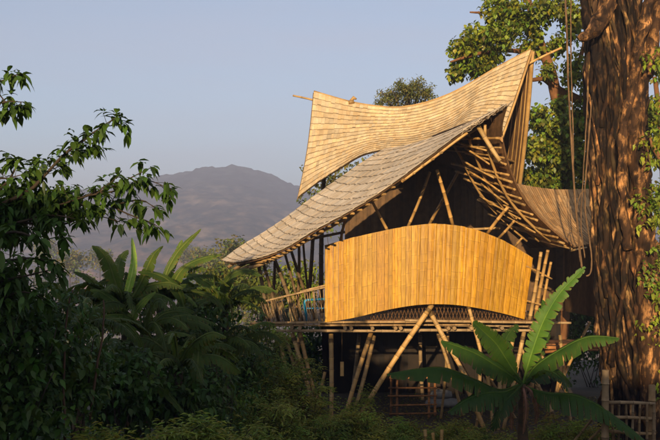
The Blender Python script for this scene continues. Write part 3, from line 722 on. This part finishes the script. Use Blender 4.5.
rt = thing('leafy_tree', 'green tree partly hidden behind the huge trunk at the right edge', 'tree', (13.2, 36, gz(13.2, 36)))
mb = MB(); limb(mb, [Vector((13.2, 36, gz(13.2, 36)-.3)), Vector((13.0, 36, 3)), Vector((13.2, 36, 7)), Vector((12.8, 36, 12))], .32, .08, 10, 1.0, 12, .05)
for e in ((11.2, 35.6, 7), (15, 36, 8.5), (14.6, 35.8, 5), (11.6, 36, 10.5), (14.5, 36, 11.5)): limb(mb, [Vector((13.1, 36, e[2]-2)), Vector(((13.1+e[0])/2, 36, e[2]-.7)), Vector(e)], .12, .03, 6)
mb.build('trunk', 'wood_red', rt); lf = MB()
for i in range(34):
    a = rnd(0, 6.28); rr = rnd(.3, 2.9); cloud(lf, (13.1+math.cos(a)*rr, 36+math.sin(a)*rr*.5, rnd(1.5, 13)), (.95, .7, .7), 420, .17, .15, 3, .3, 1.35, .28, .25, .75, simple=False, shell=.1)
lf.build('crown', 'leaf_lit', rt)
# feathery tree top behind the roof
ot = thing('olive_tree', 'feathery olive-green tree whose rounded top shows above the sagging ridge', 'tree', (3.6, 44, gz(3.6, 44)))
mb = MB(); limb(mb, [Vector((3.8, 44, gz(3.8, 44)-.3)), P(408, 170, 44), P(407, 110, 44), P(410, 84, 44)], .3, .05, 8)
for dx in (-26, -14, 12, 24): limb(mb, [P(407, 125, 44), P(407+dx*.6, 105, 44), P(407+dx, 90, 44)], .1, .02, 5)
mb.build('trunk', 'twig', ot)
lf = MB()
for px, py, rx, ry, n in ((408, 92, 16, 12, 900), (390, 97, 13, 9, 500), (425, 94, 13, 10, 560), (380, 103, 7, 6, 160), (436, 103, 7, 7, 160), (408, 108, 36, 12, 900), (400, 86, 9, 8, 220), (417, 85, 8, 7, 200), (408, 130, 40, 20, 700), (400, 165, 38, 22, 600)):
    k = 44/F; cloud(lf, P(px, py, 44+rnd(-.6, .6)), (rx*k, 1.2, ry*k), int(n*1.5), .16, .065, 5, .6, 1.35, .15, .1, .0, shell=.1)
lf.build('crown', 'leaf_olive', ot)

# ================================================================= BANANA PLANTS
def banana_leaf(mb, pts, width, n=26, tear=.2, fold=.35, tone=1.0, droop=.25, face=(0, 0, 1), brown=.9):
    """pts: midrib polyline; blade of parallel strips with ragged slits"""
    q = [Vector(smooth(pts, i/n)) for i in range(n+1)]
    st0 = .14
    mb.tube(q, [lerp(.030, .006, i/n) for i in range(n+1)], 6, (1.9*tone, 1.55*tone, 2.2*tone), cap=False)
    L = sum((q[i+1]-q[i]).length for i in range(n))
    up = Vector(face).normalized()
    for sd in (-1, 1):
        prev = None; vs = []; cs = []; fs = []
        i0 = int(n*st0)
        m = n-i0
        sub = 2; seg = 4; sgs = 0
        for e in range(m*sub):
            u0 = i0/n+(1-i0/n)*e/(m*sub); u1 = i0/n+(1-i0/n)*(e+1)/(m*sub)
            def W(u):
                k = (u-st0)/(1-st0); return width*max(0.02, math.sin(math.pi*min(1, max(0, k))**.75))**.55*(1-.25*k)
            if seg <= 0: seg = random.randint(2, max(3, int(9-9*tear))); sgs = rnd(-.1, .9)*min(1, tear*1.5); torn = True
            else: torn = False
            seg -= 1; sag = sgs
            a = Vector(smooth(pts, u0)); b = Vector(smooth(pts, u1)); d = (b-a).normalized()
            s = d.cross(up)
            if s.length < .1: s = d.cross(Vector((0, 1, 0)))
            s = s.normalized()*sd; nn_ = s.cross(d)*sd; nn_ = nn_ if nn_.dot(up) > 0 else -nn_
            k = rnd(.94, 1.06)*tone
            rowa = []; 
            for (c, u_) in ((a, u0), (b, u1)):
                w_ = W(u_)
                trim = 1-(rnd(.3, .9)*min(1, tear*2) if torn and c is a else 0)
                for f in (0, .33, .66, 1.0):
                    ff = f*trim
                    p = c+s*(w_*ff)+d*(w_*ff*.35)+nn_*(w_*fold*math.sin(ff*2.0)*.5)+Vector((0, 0, -1))*(w_*ff*ff*(droop+sag))
                    vs.append(p); br = brown*(f > .9)*random.random() if (torn or random.random() < .25) else 0; cs.append((k*(1+2.0*br), k*(1-.1*br), k*(1+.5*br)))
            bb = e*8
            fs += [(bb+j, bb+j+1, bb+5+j, bb+4+j) for j in range(3)]
        if sd < 0: fs = [tuple(reversed(f_)) for f_ in fs]
        mb.add(vs, fs, cs, True)
def banana_plant(label, base, crown, leaves, r=.13, group=None, tone=1.0, mat_='banana'):
    t = thing('banana_plant', label, 'banana plant', base, group)
    if group: mat_ = 'banana_olive'
    for L_ in leaves: L_['n'] = 34
    mb = MB(); limb(mb, [Vector(base)-Vector((0, 0, .2)), (Vector(base)+Vector(crown))/2+Vector((rnd(-.05, .05), 0, 0)), Vector(crown)], r, r*.6, 10, 1.0, 8, .01)
    mb.build('trunk', 'banana_stem', t)
    for lf_ in leaves:
        m_ = lf_.pop('m', mat_); mb = MB(); banana_leaf(mb, **lf_); o = mb.build('leaf', m_, t)
        if m_ == 'dead_leaf': o['label'] = 'dry brown leaf hanging down'
    return t
Yb = 20.0
cr = P(523, 384, Yb)
def LP(pts): return [P(*p) for p in pts]
banana_plant('large banana plant with broad arching leaves in front of the deck at lower right', Vector((cr.x+.05, Yb, gz(cr.x, Yb))), cr, [
    dict(pts=LP([(523, 384, 20), (530, 358, 19.9), (543, 322, 19.8), (560, 293, 19.7), (585, 267, 19.6)]), width=0.235, tear=0.45, tone=1.25, fold=.4, droop=.0, face=(-.5, -1, .1)),
    dict(pts=LP([(524, 384, 20), (536, 366, 19.8), (560, 350, 19.5), (588, 337, 19.2), (619, 338, 19.0)]), width=0.274, tear=0.24, tone=0.73, droop=.9, face=(0, -.5, 1)),
    dict(pts=LP([(524, 386, 20), (545, 393, 19.6), (575, 396, 19.3), (605, 410, 19.1), (648, 443, 19.0)]), width=0.304, tear=0.37, tone=0.66, droop=.9, face=(0, -.4, 1)),
    dict(pts=LP([(521, 384, 20), (500, 390, 19.8), (475, 380, 19.5), (440, 368, 19.3), (387, 374, 19.1)]), width=0.304, tear=0.29, tone=0.73, droop=1.0, face=(0, -.4, 1)),
    dict(pts=LP([(522, 383, 20), (510, 365, 19.9), (497, 345, 19.7), (485, 333, 19.5), (473, 322, 19.3)]), width=0.304, tear=0.24, tone=0.56, droop=.2, face=(.3, -1, .3)),
    dict(pts=LP([(521, 384, 20), (505, 372, 19.7), (480, 356, 19.4), (462, 348, 19.2), (441, 341, 19.0)]), width=0.289, tear=0.24, tone=0.66, droop=.6, face=(0, -.8, .7)),
    dict(pts=LP([(521, 386, 20), (505, 392, 19.6), (488, 393, 19.4), (470, 398, 19.2), (448, 412, 19.0)]), width=0.258, tear=0.37, tone=0.59, droop=.8, face=(0, -.6, .8)),
    dict(pts=LP([(524, 383, 20), (533, 355, 20.4), (540, 335, 20.8), (545, 318, 21.2), (543, 300, 21.6)]), width=0.228, tear=0.45, tone=0.86, droop=.2, face=(.3, -1, .2)),
    dict(pts=LP([(525, 386, 20), (540, 372, 19.6), (552, 372, 19.3), (562, 380, 19.1), (568, 392, 19.0)]), width=0.152, tear=0.37, tone=0.46, droop=.4),
    dict(pts=LP([(523, 384, 20), (515, 392, 19.6), (505, 402, 19.4), (498, 415, 19.3), (492, 430, 19.3)]), width=.2, tear=.4, tone=.4, droop=.5, face=(-.5, -.8, .4)),
    dict(pts=LP([(523, 384, 20), (532, 376, 20.3), (548, 368, 20.6), (560, 372, 20.8), (572, 385, 21)]), width=.24, tear=.4, tone=.45, droop=.7, face=(0, -.6, .8)),
    dict(pts=LP([(523, 384, 20), (512, 372, 20.3), (503, 352, 20.6), (508, 335, 20.8), (518, 325, 21)]), width=.24, tear=.4, tone=.5, droop=.3, face=(.2, -.9, .3)),
    dict(pts=LP([(522, 386, 20), (516, 392, 19.8), (512, 402, 19.75), (511, 416, 19.75), (512, 430, 19.8)]), width=.10, tear=.8, tone=.7, droop=.1, face=(0, -1, .2), m='dead_leaf'),
    dict(pts=LP([(524, 386, 20), (531, 391, 19.8), (536, 402, 19.75), (537, 414, 19.75), (535, 424, 19.8)]), width=.08, tear=.8, tone=.6, droop=.1, face=(0, -1, .2), m='dead_leaf'),
    dict(pts=LP([(523, 387, 20), (525, 396, 19.75), (526, 408, 19.72), (525, 420, 19.75), (523, 434, 19.8)]), width=.07, tear=.8, tone=.8, droop=.1, face=(0, -1, .2), m='dead_leaf')], r=.14)
def rand_leaves(c, n, L, tone=.8, az0=0, up=.8, w=.16):
    out = []
    for i in range(n):
        az = az0+2*math.pi*i/n+rnd(-.3, .3); el = rnd(up*.6, up*1.3); l = L*rnd(.75, 1.1); p = Vector(c); pts = [p.copy()]
        for k in range(5):
            d = Vector((math.cos(az)*math.cos(el), math.sin(az)*math.cos(el), math.sin(el))); p = p+d*l/5; pts.append(p.copy()); el -= rnd(.22, .5)
        out.append(dict(pts=pts, width=w*rnd(.55, .95), tear=rnd(.35, .7), tone=tone*rnd(.55, 1.25), droop=rnd(.2, .9), face=(rnd(-.9, .9), rnd(-1, .2), rnd(.2, .9))))
    return out
G = 'banana plants on the left slope'
def bpl(label, px, py, Y, extra, n, L, tone=.8, up=.9, w=.16):
    c = P(px, py, Y); b = Vector((c.x+rnd(-.1, .1), Y, gz(c.x, Y)))
    banana_plant(label, b, c, [dict(pts=LP(e[0]), width=e[1]*.50, tear=e[2], tone=e[3], droop=e[4], face=(.15, -.8, .6)) for e in extra]+rand_leaves(c, n, L, tone, rnd(0, 6), up, w), .12, G)
bpl('banana plant with one glowing yellow-green upright leaf, left of the house', 124, 312, 17.0, [
    ([(124, 312, 17), (127, 295, 17), (132, 275, 17), (134, 258, 17.1), (132, 238, 17.2)], .17, .1, 3.3, .1),
    ([(124, 312, 17), (116, 285, 16.9), (108, 262, 16.8), (100, 250, 16.7), (92, 246, 16.6)], .3, .15, .8, .5),
    ([(124, 312, 17), (118, 290, 17.2), (118, 270, 17.4), (122, 256, 17.6), (128, 250, 17.8)], .26, .2, .9, .5),
    ([(124, 312, 17), (108, 300, 16.8), (96, 285, 16.6), (86, 276, 16.4), (74, 272, 16.2)], .26, .15, .8, .4),
    ([(124, 312, 17), (140, 285, 16.9), (150, 262, 16.8), (156, 252, 16.7), (163, 246, 16.6)], .24, .2, .8, .5)], 19, 1.6)
bpl('banana plant with a long leaf pointing up right above the others', 160, 305, 18.0, [
    ([(160, 305, 18), (166, 275, 18), (176, 255, 18), (188, 241, 17.9), (201, 229, 17.8)], .2, .2, .9, .35),
    ([(160, 305, 18), (170, 290, 17.7), (182, 270, 17.5), (198, 260, 17.3), (222, 254, 17.2)], .26, .1, .9, .45),
    ([(160, 305, 18), (165, 290, 18), (170, 270, 18.2), (178, 250, 18.4), (182, 240, 18.5)], .2, .2, 1.3, .4),
    ([(185, 318, 17.4), (180, 295, 17.2), (168, 280, 17), (152, 273, 16.8), (138, 272, 16.6)], .26, .1, 1.0, .4)], 19, 1.6)
bpl('banana plant with dark drooping leaves next to the left roof corner', 225, 312, 20.0, [
    ([(225, 312, 20), (224, 290, 19.8), (232, 275, 19.6), (246, 270, 19.4), (262, 276, 19.2)], .28, .2, .6, .4),
    ([(225, 312, 20), (215, 290, 19.8), (200, 278, 19.6), (188, 274, 19.4), (172, 278, 19.2)], .26, .1, .9, .4)], 18, 1.6, .8)
bpl('banana plant with a hanging ladder-like torn leaf low on the left slope', 178, 372, 15.5, [
    ([(198, 340, 15.3), (198, 352, 15.2), (197, 372, 15.1), (196, 392, 15.1), (195, 412, 15.1)], .24, .35, .9, .1),
    ([(150, 392, 15), (135, 382, 14.9), (146, 381, 14.8), (165, 391, 14.7), (186, 416, 14.6)], .2, .2, .9, .5)], 16, 1.5, .9)
bpl('low banana plant in the dark foliage beneath the leaning tree', 78, 335, 14.0, [
    ([(78, 335, 14), (72, 310, 14), (62, 292, 13.9), (50, 284, 13.8), (36, 284, 13.7)], .22, .15, .7, .4)], 15, 1.3, .8)
bpl('drooping banana plant low behind the feathery shrubs, nearest the porch', 215, 355, 19.0, [], 14, 1.5, .8)
bpl('low banana plant between the brown saplings and the torn leaf', 138, 365, 15.6, [], 15, 1.2, .7)
bpl('leaning banana plant with many narrow leaves between its two taller neighbours', 145, 335, 16.5, [
    ([(128, 345, 16.5), (130, 325, 16.4), (136, 312, 16.3), (146, 300, 16.2), (156, 292, 16.1)], .2, .1, 1.6, .1),
    ([(150, 335, 16.5), (128, 315, 16.4), (112, 300, 16.3), (100, 292, 16.2), (90, 290, 16.1)], .2, .1, 1.0, .3)], 16, 1.5, .8)
bpl('small banana plant among the shrubs beside the porch', 232, 350, 21.5, [], 14, 1.5, .8)

# ================================================================= LEFT TREE WITH DROOPING LEAVES
lt = thing('broadleaf_tree', 'dark tree with drooping pointed leaves reaching in from the left edge', 'tree', (-5.2, 10, gz(-5.2, 10)))
mb = MB(); lf = MB()
def whorl(p, n, L, d0, lo=.7, hi=1.3, m=None):
    for i in range(n):
        d = (d0*.6+rdir(.25, .8)).normalized()
        leaf(lf, p+rdir()*.025, d, Vector((rnd(-.3, .3), rnd(-.3, .3), 1)), L*rnd(.6, 1.15), L*.5*rnd(.8, 1.1), tint(lo, hi, .12), rnd(.2, .5))
def spray(pts, r0=.02, dens=5.0, L=.135, n=4, w=0):
    q = limb(mb, LP(pts), r0, .004, 5, 1, 12, .006)
    for i in range(1, len(q)):
        a, b = q[i-1], q[i]; k = i/(len(q)-1)
        if k < .15: continue
        for e in range(max(1, int((b-a).length*dens*2.2))):
            p = a.lerp(b, random.random())
            # short side twig
            d = ((b-a).normalized()*.6+rdir(.1, .6)).normalized(); tl = rnd(.05, .22)*(1.15-k*.5)
            mb.tube([p, p+d*tl], [.004, .002], 3, 1, cap=False)
            whorl(p+d*tl, n, L, d)
    whorl(q[-1], n+2, L, (q[-1]-q[-2]).normalized())
Yt = 10.0
limb(mb, [Vector((-5.2, 10, gz(-5.2, 10)-.2)), Vector((-5.0, 10, 4.6)), Vector((-5.1, 10.1, 6.3)), Vector((-5.25, 10.2, 7.2))], .17, .05, 9)
S_ = [
 ([(-80, 120, 10), (-40, 100, 10), (-10, 86, 10), (8, 78, 10), (18, 74, 10)], .02), ([(-60, 130, 10.2), (-20, 108, 10.1), (5, 102, 10), (24, 102, 10)], .02),
 ([(-20, 80, 10), (0, 95, 10), (10, 108, 10), (16, 106, 10)], .01),
 ([(-90, 260, 10), (-20, 215, 10), (30, 190, 9.9), (62, 156, 9.8), (90, 135, 9.7), (118, 116, 9.6)], .03), ([(30, 190, 9.9), (55, 165, 10), (70, 155, 10.1), (95, 150, 10.2)], .012),
 ([(62, 156, 9.8), (85, 140, 9.8), (100, 128, 9.7), (125, 124, 9.7)], .01),
 ([(-90, 280, 10.3), (0, 230, 10.2), (60, 205, 10), (110, 188, 9.9), (150, 168, 9.8)], .03), ([(90, 195, 9.9), (120, 190, 9.9), (145, 180, 9.9), (172, 190, 9.9)], .012),
 ([(60, 205, 10), (110, 205, 10), (140, 200, 10), (155, 208, 10)], .012), ([(110, 205, 10), (130, 215, 10), (150, 222, 10), (157, 226, 10)], .01), ([(40, 210, 10), (75, 200, 9.8), (100, 190, 9.7), (118, 176, 9.7)], .012),
 ([(-20, 230, 10), (20, 222, 9.9), (50, 215, 9.8), (80, 220, 9.7)], .02), ([(-20, 215, 10.5), (20, 195, 10.4), (45, 175, 10.3), (40, 160, 10.3)], .02), ([(-20, 205, 10), (5, 185, 10), (15, 168, 10), (12, 160, 10)], .02),
 ([(-30, 240, 9.6), (15, 232, 9.5), (40, 240, 9.4), (60, 236, 9.4)], .02), ([(-30, 200, 10), (-5, 180, 10), (10, 178, 10), (30, 172, 10)], .015), ([(20, 222, 10), (60, 225, 10), (90, 215, 10), (120, 222, 10)], .015),
 ([(-40, 300, 9.5), (0, 282, 9.4), (30, 275, 9.3), (58, 268, 9.2)], .02), ([(-40, 330, 9.5), (0, 300, 9.4), (25, 292, 9.3), (45, 300, 9.2)], .02), ([(-40, 270, 9.5), (0, 262, 9.4), (30, 258, 9.3), (50, 262, 9.2)], .02),
 ([(-40, 150, 10.4), (-15, 160, 10.4), (-2, 185, 10.4), (0, 200, 10.4)], .02)]
for pts, r0 in S_: spray(pts, r0, dens=8.5, L=.135, n=5)
cloud(lf, P(-5, 222, 10.2), (.45, .5, .28), 700, .125, .052, 5, .6, 1.2, .12, .5, .4, False, .1)
cloud(lf, P(25, 205, 10.2), (.35, .4, .2), 450, .125, .052, 5, .6, 1.2, .12, .5, .4, False, .1)
cloud(lf, P(60, 200, 10.1), (.35, .4, .13), 300, .125, .052, 5, .6, 1.2, .12, .5, .4, False, .1)
cloud(lf, P(-5, 285, 9.6), (.5, .5, .35), 900, .125, .052, 5, .6, 1.2, .12, .5, .4, False, .1)
cloud(lf, (-5.2, 10.2, 7.35), (.5, .4, .4), 330, .14, .07, 5, .6, 1.2, .12, .5, .4, False, .1)  # out-of-frame leaf clump, added to cast a soft shadow
mb.build('trunk', 'twig', lt); lf.build('crown', 'leaf_dark', lt)

# dark understorey shrubs at left and centre
def shrub(name, label, cat, px, py, Y, r, n, L, W, m, group, stems=5, lo=.6, hi=1.25, simple=True, clump=5, down=.2, shell=.15):
    c = P(px, py, Y); b = Vector((c.x, Y, gz(c.x, Y)))
    t = thing(name, label, cat, b, group)
    s = MB()
    for i in range(stems):
        e = c+Vector((rnd(-.7, .7)*r[0], rnd(-.7, .7)*r[1], rnd(.0, .8)*r[2])); limb(s, [b+Vector((rnd(-.15, .15), rnd(-.15, .15), -.1)), (b+e)/2+Vector((rnd(-.2, .2), 0, .1)), e], .02, .006, 5, 1, 6, .01)
    s.build('stem', 'twig', t)
    l = MB(); cloud(l, c, r, n, L, W, clump, lo, hi, .18, .35, down, simple, shell); l.build('foliage', m, t)
    return t
sz_ = lambda Y: random.choice((.075, .10, .13)) if Y < 14 else random.choice((.10, .14))
g = 'dark shrubs filling the left slope'
for lb, px, py, Y, r, n in (
    ('darkest dense shrub filling the lower left corner', 5, 385, 10.5, (1.0, .8, .95), 4200),
    ('dark shrub just below the leaning tree at the left edge', 15, 318, 11.0, (.95, .8, .5), 3000),
    ('dark shrub between the left edge and the low banana plant', 62, 372, 11.5, (.8, .8, .6), 2600),
    ('dark shrub under the banana with the yellow-green leaf', 112, 378, 14.3, (.9, .8, .6), 2600),
    ('dark shrub behind the torn banana leaf', 165, 345, 18.5, (1.0, .8, .9), 1600),
    ('dark shrub filling the gap behind the bright pinnate bushes', 150, 400, 15.2, (1.5, .8, .6), 2600),
    ('dark shrub at the feet of the left banana plants', 205, 392, 17.5, (1.1, .8, .9), 2000),
    ('dark shrub low beside the feathery ones', 240, 372, 20.5, (.9, .7, .7), 1300),
    ('dark shrub below the long banana leaf', 205, 335, 19.5, (.9, .8, .9), 1400)):
    shrub('shrub', lb, 'shrub', px, py, Y, r, n, sz_(Y), sz_(Y)*.55, 'leaf_dark', g, simple=False)
def fern_shrub(label, px, py, Y, w, h, n, m='leaf_shrub', L=.11, group='feathery shrubs in front of the house legs', tone=(1.0, 1.9)):
    """arching stems carrying rows of narrow leaflets"""
    n = int(n*1.35); c = P(px, py, Y); b = Vector((c.x, Y, gz(c.x, Y))); t = thing('feathery_shrub', label, 'shrub', b, group); s = MB(); l = MB()
    for i in range(n):
        az = rnd(0, 6.28); rr = rnd(0, 1)**.6; p0 = b+Vector((math.cos(az)*w*.75*rr, math.sin(az)*.6*rr, 0)); ht = max(.4, (c.z+h-b.z)*rnd(.45, 1.02)*(1-.25*rr*rr))
        dx = math.cos(az)*rnd(.1, .5)+rnd(-.25, .25); pts = [p0, p0+Vector((dx*.2, rnd(-.2, .1), ht*.5)), p0+Vector((dx*.7, rnd(-.3, .1), ht*.88)), p0+Vector((dx*1.3, rnd(-.4, .1), ht*rnd(.85, 1.02)))]
        q = limb(s, pts, .012, .003, 4, 1, 9, .01); tn = tint(tone[0], tone[1], .22)
        for k in range(2, len(q)):
            for e in range(5):
                p = q[k-1].lerp(q[k], random.random()); d = ((q[k]-q[k-1]).normalized()*.7+rdir(.1, .7)).normalized(); tl = rnd(.12, .3); m_ = 5
                for f in range(m_):
                    pp = p+d*tl*(f+1)/m_; sd = d.cross(Vector((0, 0, 1))).normalized()*(1 if f % 2 else -1)
                    leaf(l, pp, (sd+d*.6+Vector((0, 0, rnd(-.4, .2)))).normalized(), Vector((0, -.3, 1)), L*rnd(.7, 1.25), L*.3, tuple(x*rnd(.85, 1.15) for x in tn), .2, True)
    s.build('stem', 'twig', t); l.build('foliage', m, t)
for lb, px, py, Y, w, h, n in (
    ('feathery shrub right beside the lower edge of the porch', 262, 345, 22.5, 1.15, .7, 46), ('feathery shrub with thin arching twigs left of the slanted legs', 232, 365, 21.0, 1.1, .8, 44),
    ('feathery shrub at the foot of the left pole legs', 286, 385, 22.5, 1.0, .6, 36), ('low feathery shrub below the thin vertical leg', 325, 428, 21.5, .9, .35, 26),
    ('low feathery shrub at the foot of the long diagonal pole', 365, 425, 21.5, .9, .4, 26), ('feathery shrub at the bottom centre-left', 250, 415, 18.5, 1.0, .5, 34), ('small feathery tuft in front of the rack', 390, 432, 21.0, .6, .3, 16),
    ('feathery tuft left of the foot of the large banana plant', 470, 438, 20.8, .8, .35, 20), ('feathery tuft behind the short cut stakes', 428, 436, 22.0, .8, .35, 18), ('feathery shrub between the large banana plant and the fence post', 565, 428, 20.6, .8, .4, 20),
    ('small feathery shrub poking up between the poles', 345, 395, 24.6, .35, .3, 8)):
    fern_shrub(lb, px, py, Y, w, h, n)
for lb, px, py, Y in (('bright pinnate seedling bush at the bottom, farthest left of its row', 88, 436, 10.9), ('bright pinnate bush second from the left along the bottom', 128, 434, 10.9), ('bright pinnate bush in the middle of the bottom row', 165, 430, 10.8), ('bright pinnate bush second from the right along the bottom', 200, 426, 10.9), ('bright pinnate bush at the right end of the bottom row', 232, 432, 11.0)):
    fern_shrub(lb, px, py, Y, (.34), .22, 26, 'leaf_yellow', .10, 'bright pinnate bushes along the bottom', (1.0, 1.9))
# brown bare saplings at left
for pts, lb in (([(65, 445, 10.8), (64, 390, 10.8), (66, 330, 10.9), (72, 290, 11.0)], 'thin brown sapling stem rising through the dark left shrubs'), ([(90, 420, 11.2), (97, 370, 11.2), (103, 330, 11.3), (104, 300, 11.4)], 'second thin brown stem beside the low banana plant')):
    mb = MB(); q = limb(mb, LP(pts), .018, .009, 6, (2.5, 1.9, 1.7), 10, .01); tag(mb.build('sapling_stem', 'twig'), lb, 'sapling', 'thin stems in the dark left foliage')

# bushes and trees behind the house on the left and under the roofs
g2 = 'sunlit bushes behind the house'
for lb, px, py, Y, r, n, m in (
    ('yellow-green bush left of the low roof corner', 222, 284, 38, (1.3, 1.0, .9), 1500, 'leaf_yellow'),
    ('yellow-green bush seen through the left porch posts', 262, 290, 37, (1.2, 1.0, 1.2), 1600, 'leaf_yellow'),
    ('green bush seen through the middle of the porch', 298, 288, 38, (1.2, 1.0, 1.4), 1600, 'leaf_lit'),
    ('green tree top showing through the gap below the upper roof', 345, 190, 40, (2.2, 1.2, 2.0), 2200, 'leaf_olive'),
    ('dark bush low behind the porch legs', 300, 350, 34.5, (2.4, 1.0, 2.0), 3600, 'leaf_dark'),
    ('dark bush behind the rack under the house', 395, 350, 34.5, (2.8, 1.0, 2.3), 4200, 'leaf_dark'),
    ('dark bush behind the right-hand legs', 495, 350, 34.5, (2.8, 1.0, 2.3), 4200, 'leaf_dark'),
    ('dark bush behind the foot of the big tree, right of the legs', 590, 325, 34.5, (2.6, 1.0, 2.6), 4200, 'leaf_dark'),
    ('dark green bush left of the porch in front of the valley', 205, 300, 30, (1.2, 1.0, .8), 1400, 'leaf_dark')):
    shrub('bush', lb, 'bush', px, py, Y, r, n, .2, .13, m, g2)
# far valley trees
g3 = 'small trees in the valley'
spots = [(238, 252, 95, 2.6, 'yellow-brown valley tree rising just above the low roof corner'), (222, 262, 120, 3.0, 'olive valley tree left of the low roof corner'), (252, 262, 110, 2.6, 'dark valley tree partly hidden by the low roof corner'), (206, 262, 150, 3.2, 'faint valley tree above the banana leaves'),
         (70, 262, 180, 4, 'faint valley tree framed under the hanging leaves at left'), (100, 258, 230, 4, 'hazy valley tree just beyond the banana leaf tips'), (190, 255, 260, 4, 'distant hazy valley tree right of the tallest banana leaf'), (45, 250, 300, 5, 'distant hazy valley tree at far left')]
for px, py, Y, r, lb in spots:
    c = P(px, py, Y); b = Vector((c.x, Y, gz(c.x, Y))); t = thing('valley_tree', lb, 'tree', b, g3)
    s = MB(); limb(s, [b, (b+c)/2, c], .2, .08, 6); s.build('trunk', 'twig', t)
    l = MB(); cloud(l, c, (r, r, r*.75), 900, r*.16, r*.13, 5, .6, 1.3, .3, .2, .1, True, .2)
    if c.z-b.z > 2*r: cloud(l, (b*.4+c*.6), (r*1.2, r, (c.z-b.z)*.5), 1200, r*.16, r*.13, 5, .6, 1.2, .3, .2, .1, True, .2)
    l.build('crown', 'leaf_olive', t)
# loose litter and grass under the house
gr = MB()
for i in range(6000):
    x = rnd(-7, 9); y = rnd(19, 32); z = gz(x, y); 
    if y > 25.5 and random.random() < .75: continue
    leaf(gr, Vector((x, y, z)), Vector((rnd(-.5, .5), rnd(-.5, .5), 1)), Vector((rnd(-1, 1), -1, 0)), rnd(.08, .25), .02, tint(.5, 1.3), .3, True)
for i in range(9000):
    x = rnd(-4, 9.5); y = rnd(20.5, 31.8); q = rdir(0, .25); t = rnd(.4, 1.6)
    leaf(gr, Vector((x, y, gz(x, y)+.012)), q, Vector((0, 0, 1)), rnd(.06, .16), rnd(.04, .08), (t*1.5, t*.9, t), .02, True)
tag(gr.build('grass', 'leaf_shrub', loc=(0, 0, 0)), 'short tufts of grass around the house legs', 'grass', kind='stuff')

gc = MB()
for i in range(16000):
    x = rnd(-10, -.2); y = rnd(10.5, 27); leaf(gc, Vector((x, y, gz(x, y)+rnd(0, .35))), rdir(.1, .6), Vector((0, -.3, 1)), rnd(.07, .16), rnd(.04, .08), tint(.5, 1.2), .3, True)
tag(gc.build('ground_cover', 'leaf_dark', loc=(0, 0, 0)), 'low leafy ground cover on the left slope', 'ground cover', kind='stuff')
# ================================================================= AIR
hz = MB(); hz.box((0, 820, 56), 3200, 2040, 222, 1.0)
o = hz.build('haze', 'twig'); tag(o, kind='stuff')
m = bpy.data.materials.new('haze_air'); m.use_nodes = True; nt = m.node_tree
for n_ in list(nt.nodes):
    if n_.type != 'OUTPUT_MATERIAL': nt.nodes.remove(n_)
pv = nt.nodes.new('ShaderNodeVolumePrincipled'); pv.inputs['Density'].default_value = .00082
pv.inputs['Color'].default_value = (.66, .72, 1.0, 1); pv.inputs['Anisotropy'].default_value = 0
nt.links.new(pv.outputs[0], [n_ for n_ in nt.nodes if n_.type == 'OUTPUT_MATERIAL'][0].inputs['Volume'])
o.data.materials.clear(); o.data.materials.append(m)
SC.cycles.volume_bounces = 0

# ================================================================= LIGHT
sd = Vector((-math.sin(SUN_LEFT)*math.cos(SUN_EL), -math.cos(SUN_LEFT)*math.cos(SUN_EL), math.sin(SUN_EL)))   # towards the sun
L = bpy.data.lights.new('sun', 'SUN'); L.energy = 5.0; L.angle = R(.5); L.color = (1.0, .76, .44)
lo = bpy.data.objects.new('sun', L); COL.objects.link(lo); lo.rotation_euler = sd.to_track_quat('Z', 'Y').to_euler(); lo.location = (0, -20, 30)
w = bpy.data.worlds.new('World'); SC.world = w; w.use_nodes = True; nt = w.node_tree; N = nt.nodes
bg = N['Background']; sky = N.new('ShaderNodeTexSky'); sky.sky_type = 'NISHITA'; sky.sun_disc = False
sky.sun_elevation = SUN_EL; sky.sun_rotation = math.atan2(sd.x, sd.y); sky.air_density = 1.0; sky.dust_density = 1.2; sky.ozone_density = 3.0; sky.altitude = 300
bg.inputs['Strength'].default_value = .125
hs = N.new('ShaderNodeHueSaturation'); hs.inputs['Saturation'].default_value = .70; hs.inputs['Hue'].default_value = .503
nt.links.new(sky.outputs[0], hs.inputs['Color']); 
tc = N.new('ShaderNodeTexCoord'); mp = N.new('ShaderNodeMapping'); mp.inputs['Scale'].default_value = (1.2, 1.2, 7.0); nt.links.new(tc.outputs['Generated'], mp.inputs[0])
no = N.new('ShaderNodeTexNoise'); no.inputs['Scale'].default_value = 1.7; no.inputs['Detail'].default_value = 5; no.inputs['Roughness'].default_value = .5; nt.links.new(mp.outputs[0], no.inputs['Vector'])
mr = N.new('ShaderNodeMapRange'); mr.inputs[1].default_value = .38; mr.inputs[2].default_value = .72; mr.inputs[4].default_value = .42; nt.links.new(no.outputs[0], mr.inputs[0])
cm = N.new('ShaderNodeMix'); cm.data_type = 'RGBA'; cm.inputs['B'].default_value = (3.5, 3.25, 3.75, 1)     # thin high cloud veil
nt.links.new(mr.outputs[0], cm.inputs['Factor']); nt.links.new(hs.outputs[0], cm.inputs['A']); nt.links.new(cm.outputs['Result'], bg.inputs[0])

# ================================================================= CAMERA
cam = bpy.data.cameras.new('camera'); co = bpy.data.objects.new('camera', cam); COL.objects.link(co)
co.location = (0, 0, ZC); co.rotation_euler = (R(90), 0, 0); cam.sensor_width = 36; cam.lens = 36*F/660
cam.shift_y = (HY-220)/660; cam.clip_end = 6000; cam.clip_start = .1
SC.camera = co
SC.view_settings.view_transform = 'Standard'; SC.view_settings.look = 'None'; SC.view_settings.gamma = 1; SC.view_settings.use_curve_mapping = False
SC.view_settings.exposure = 0.52
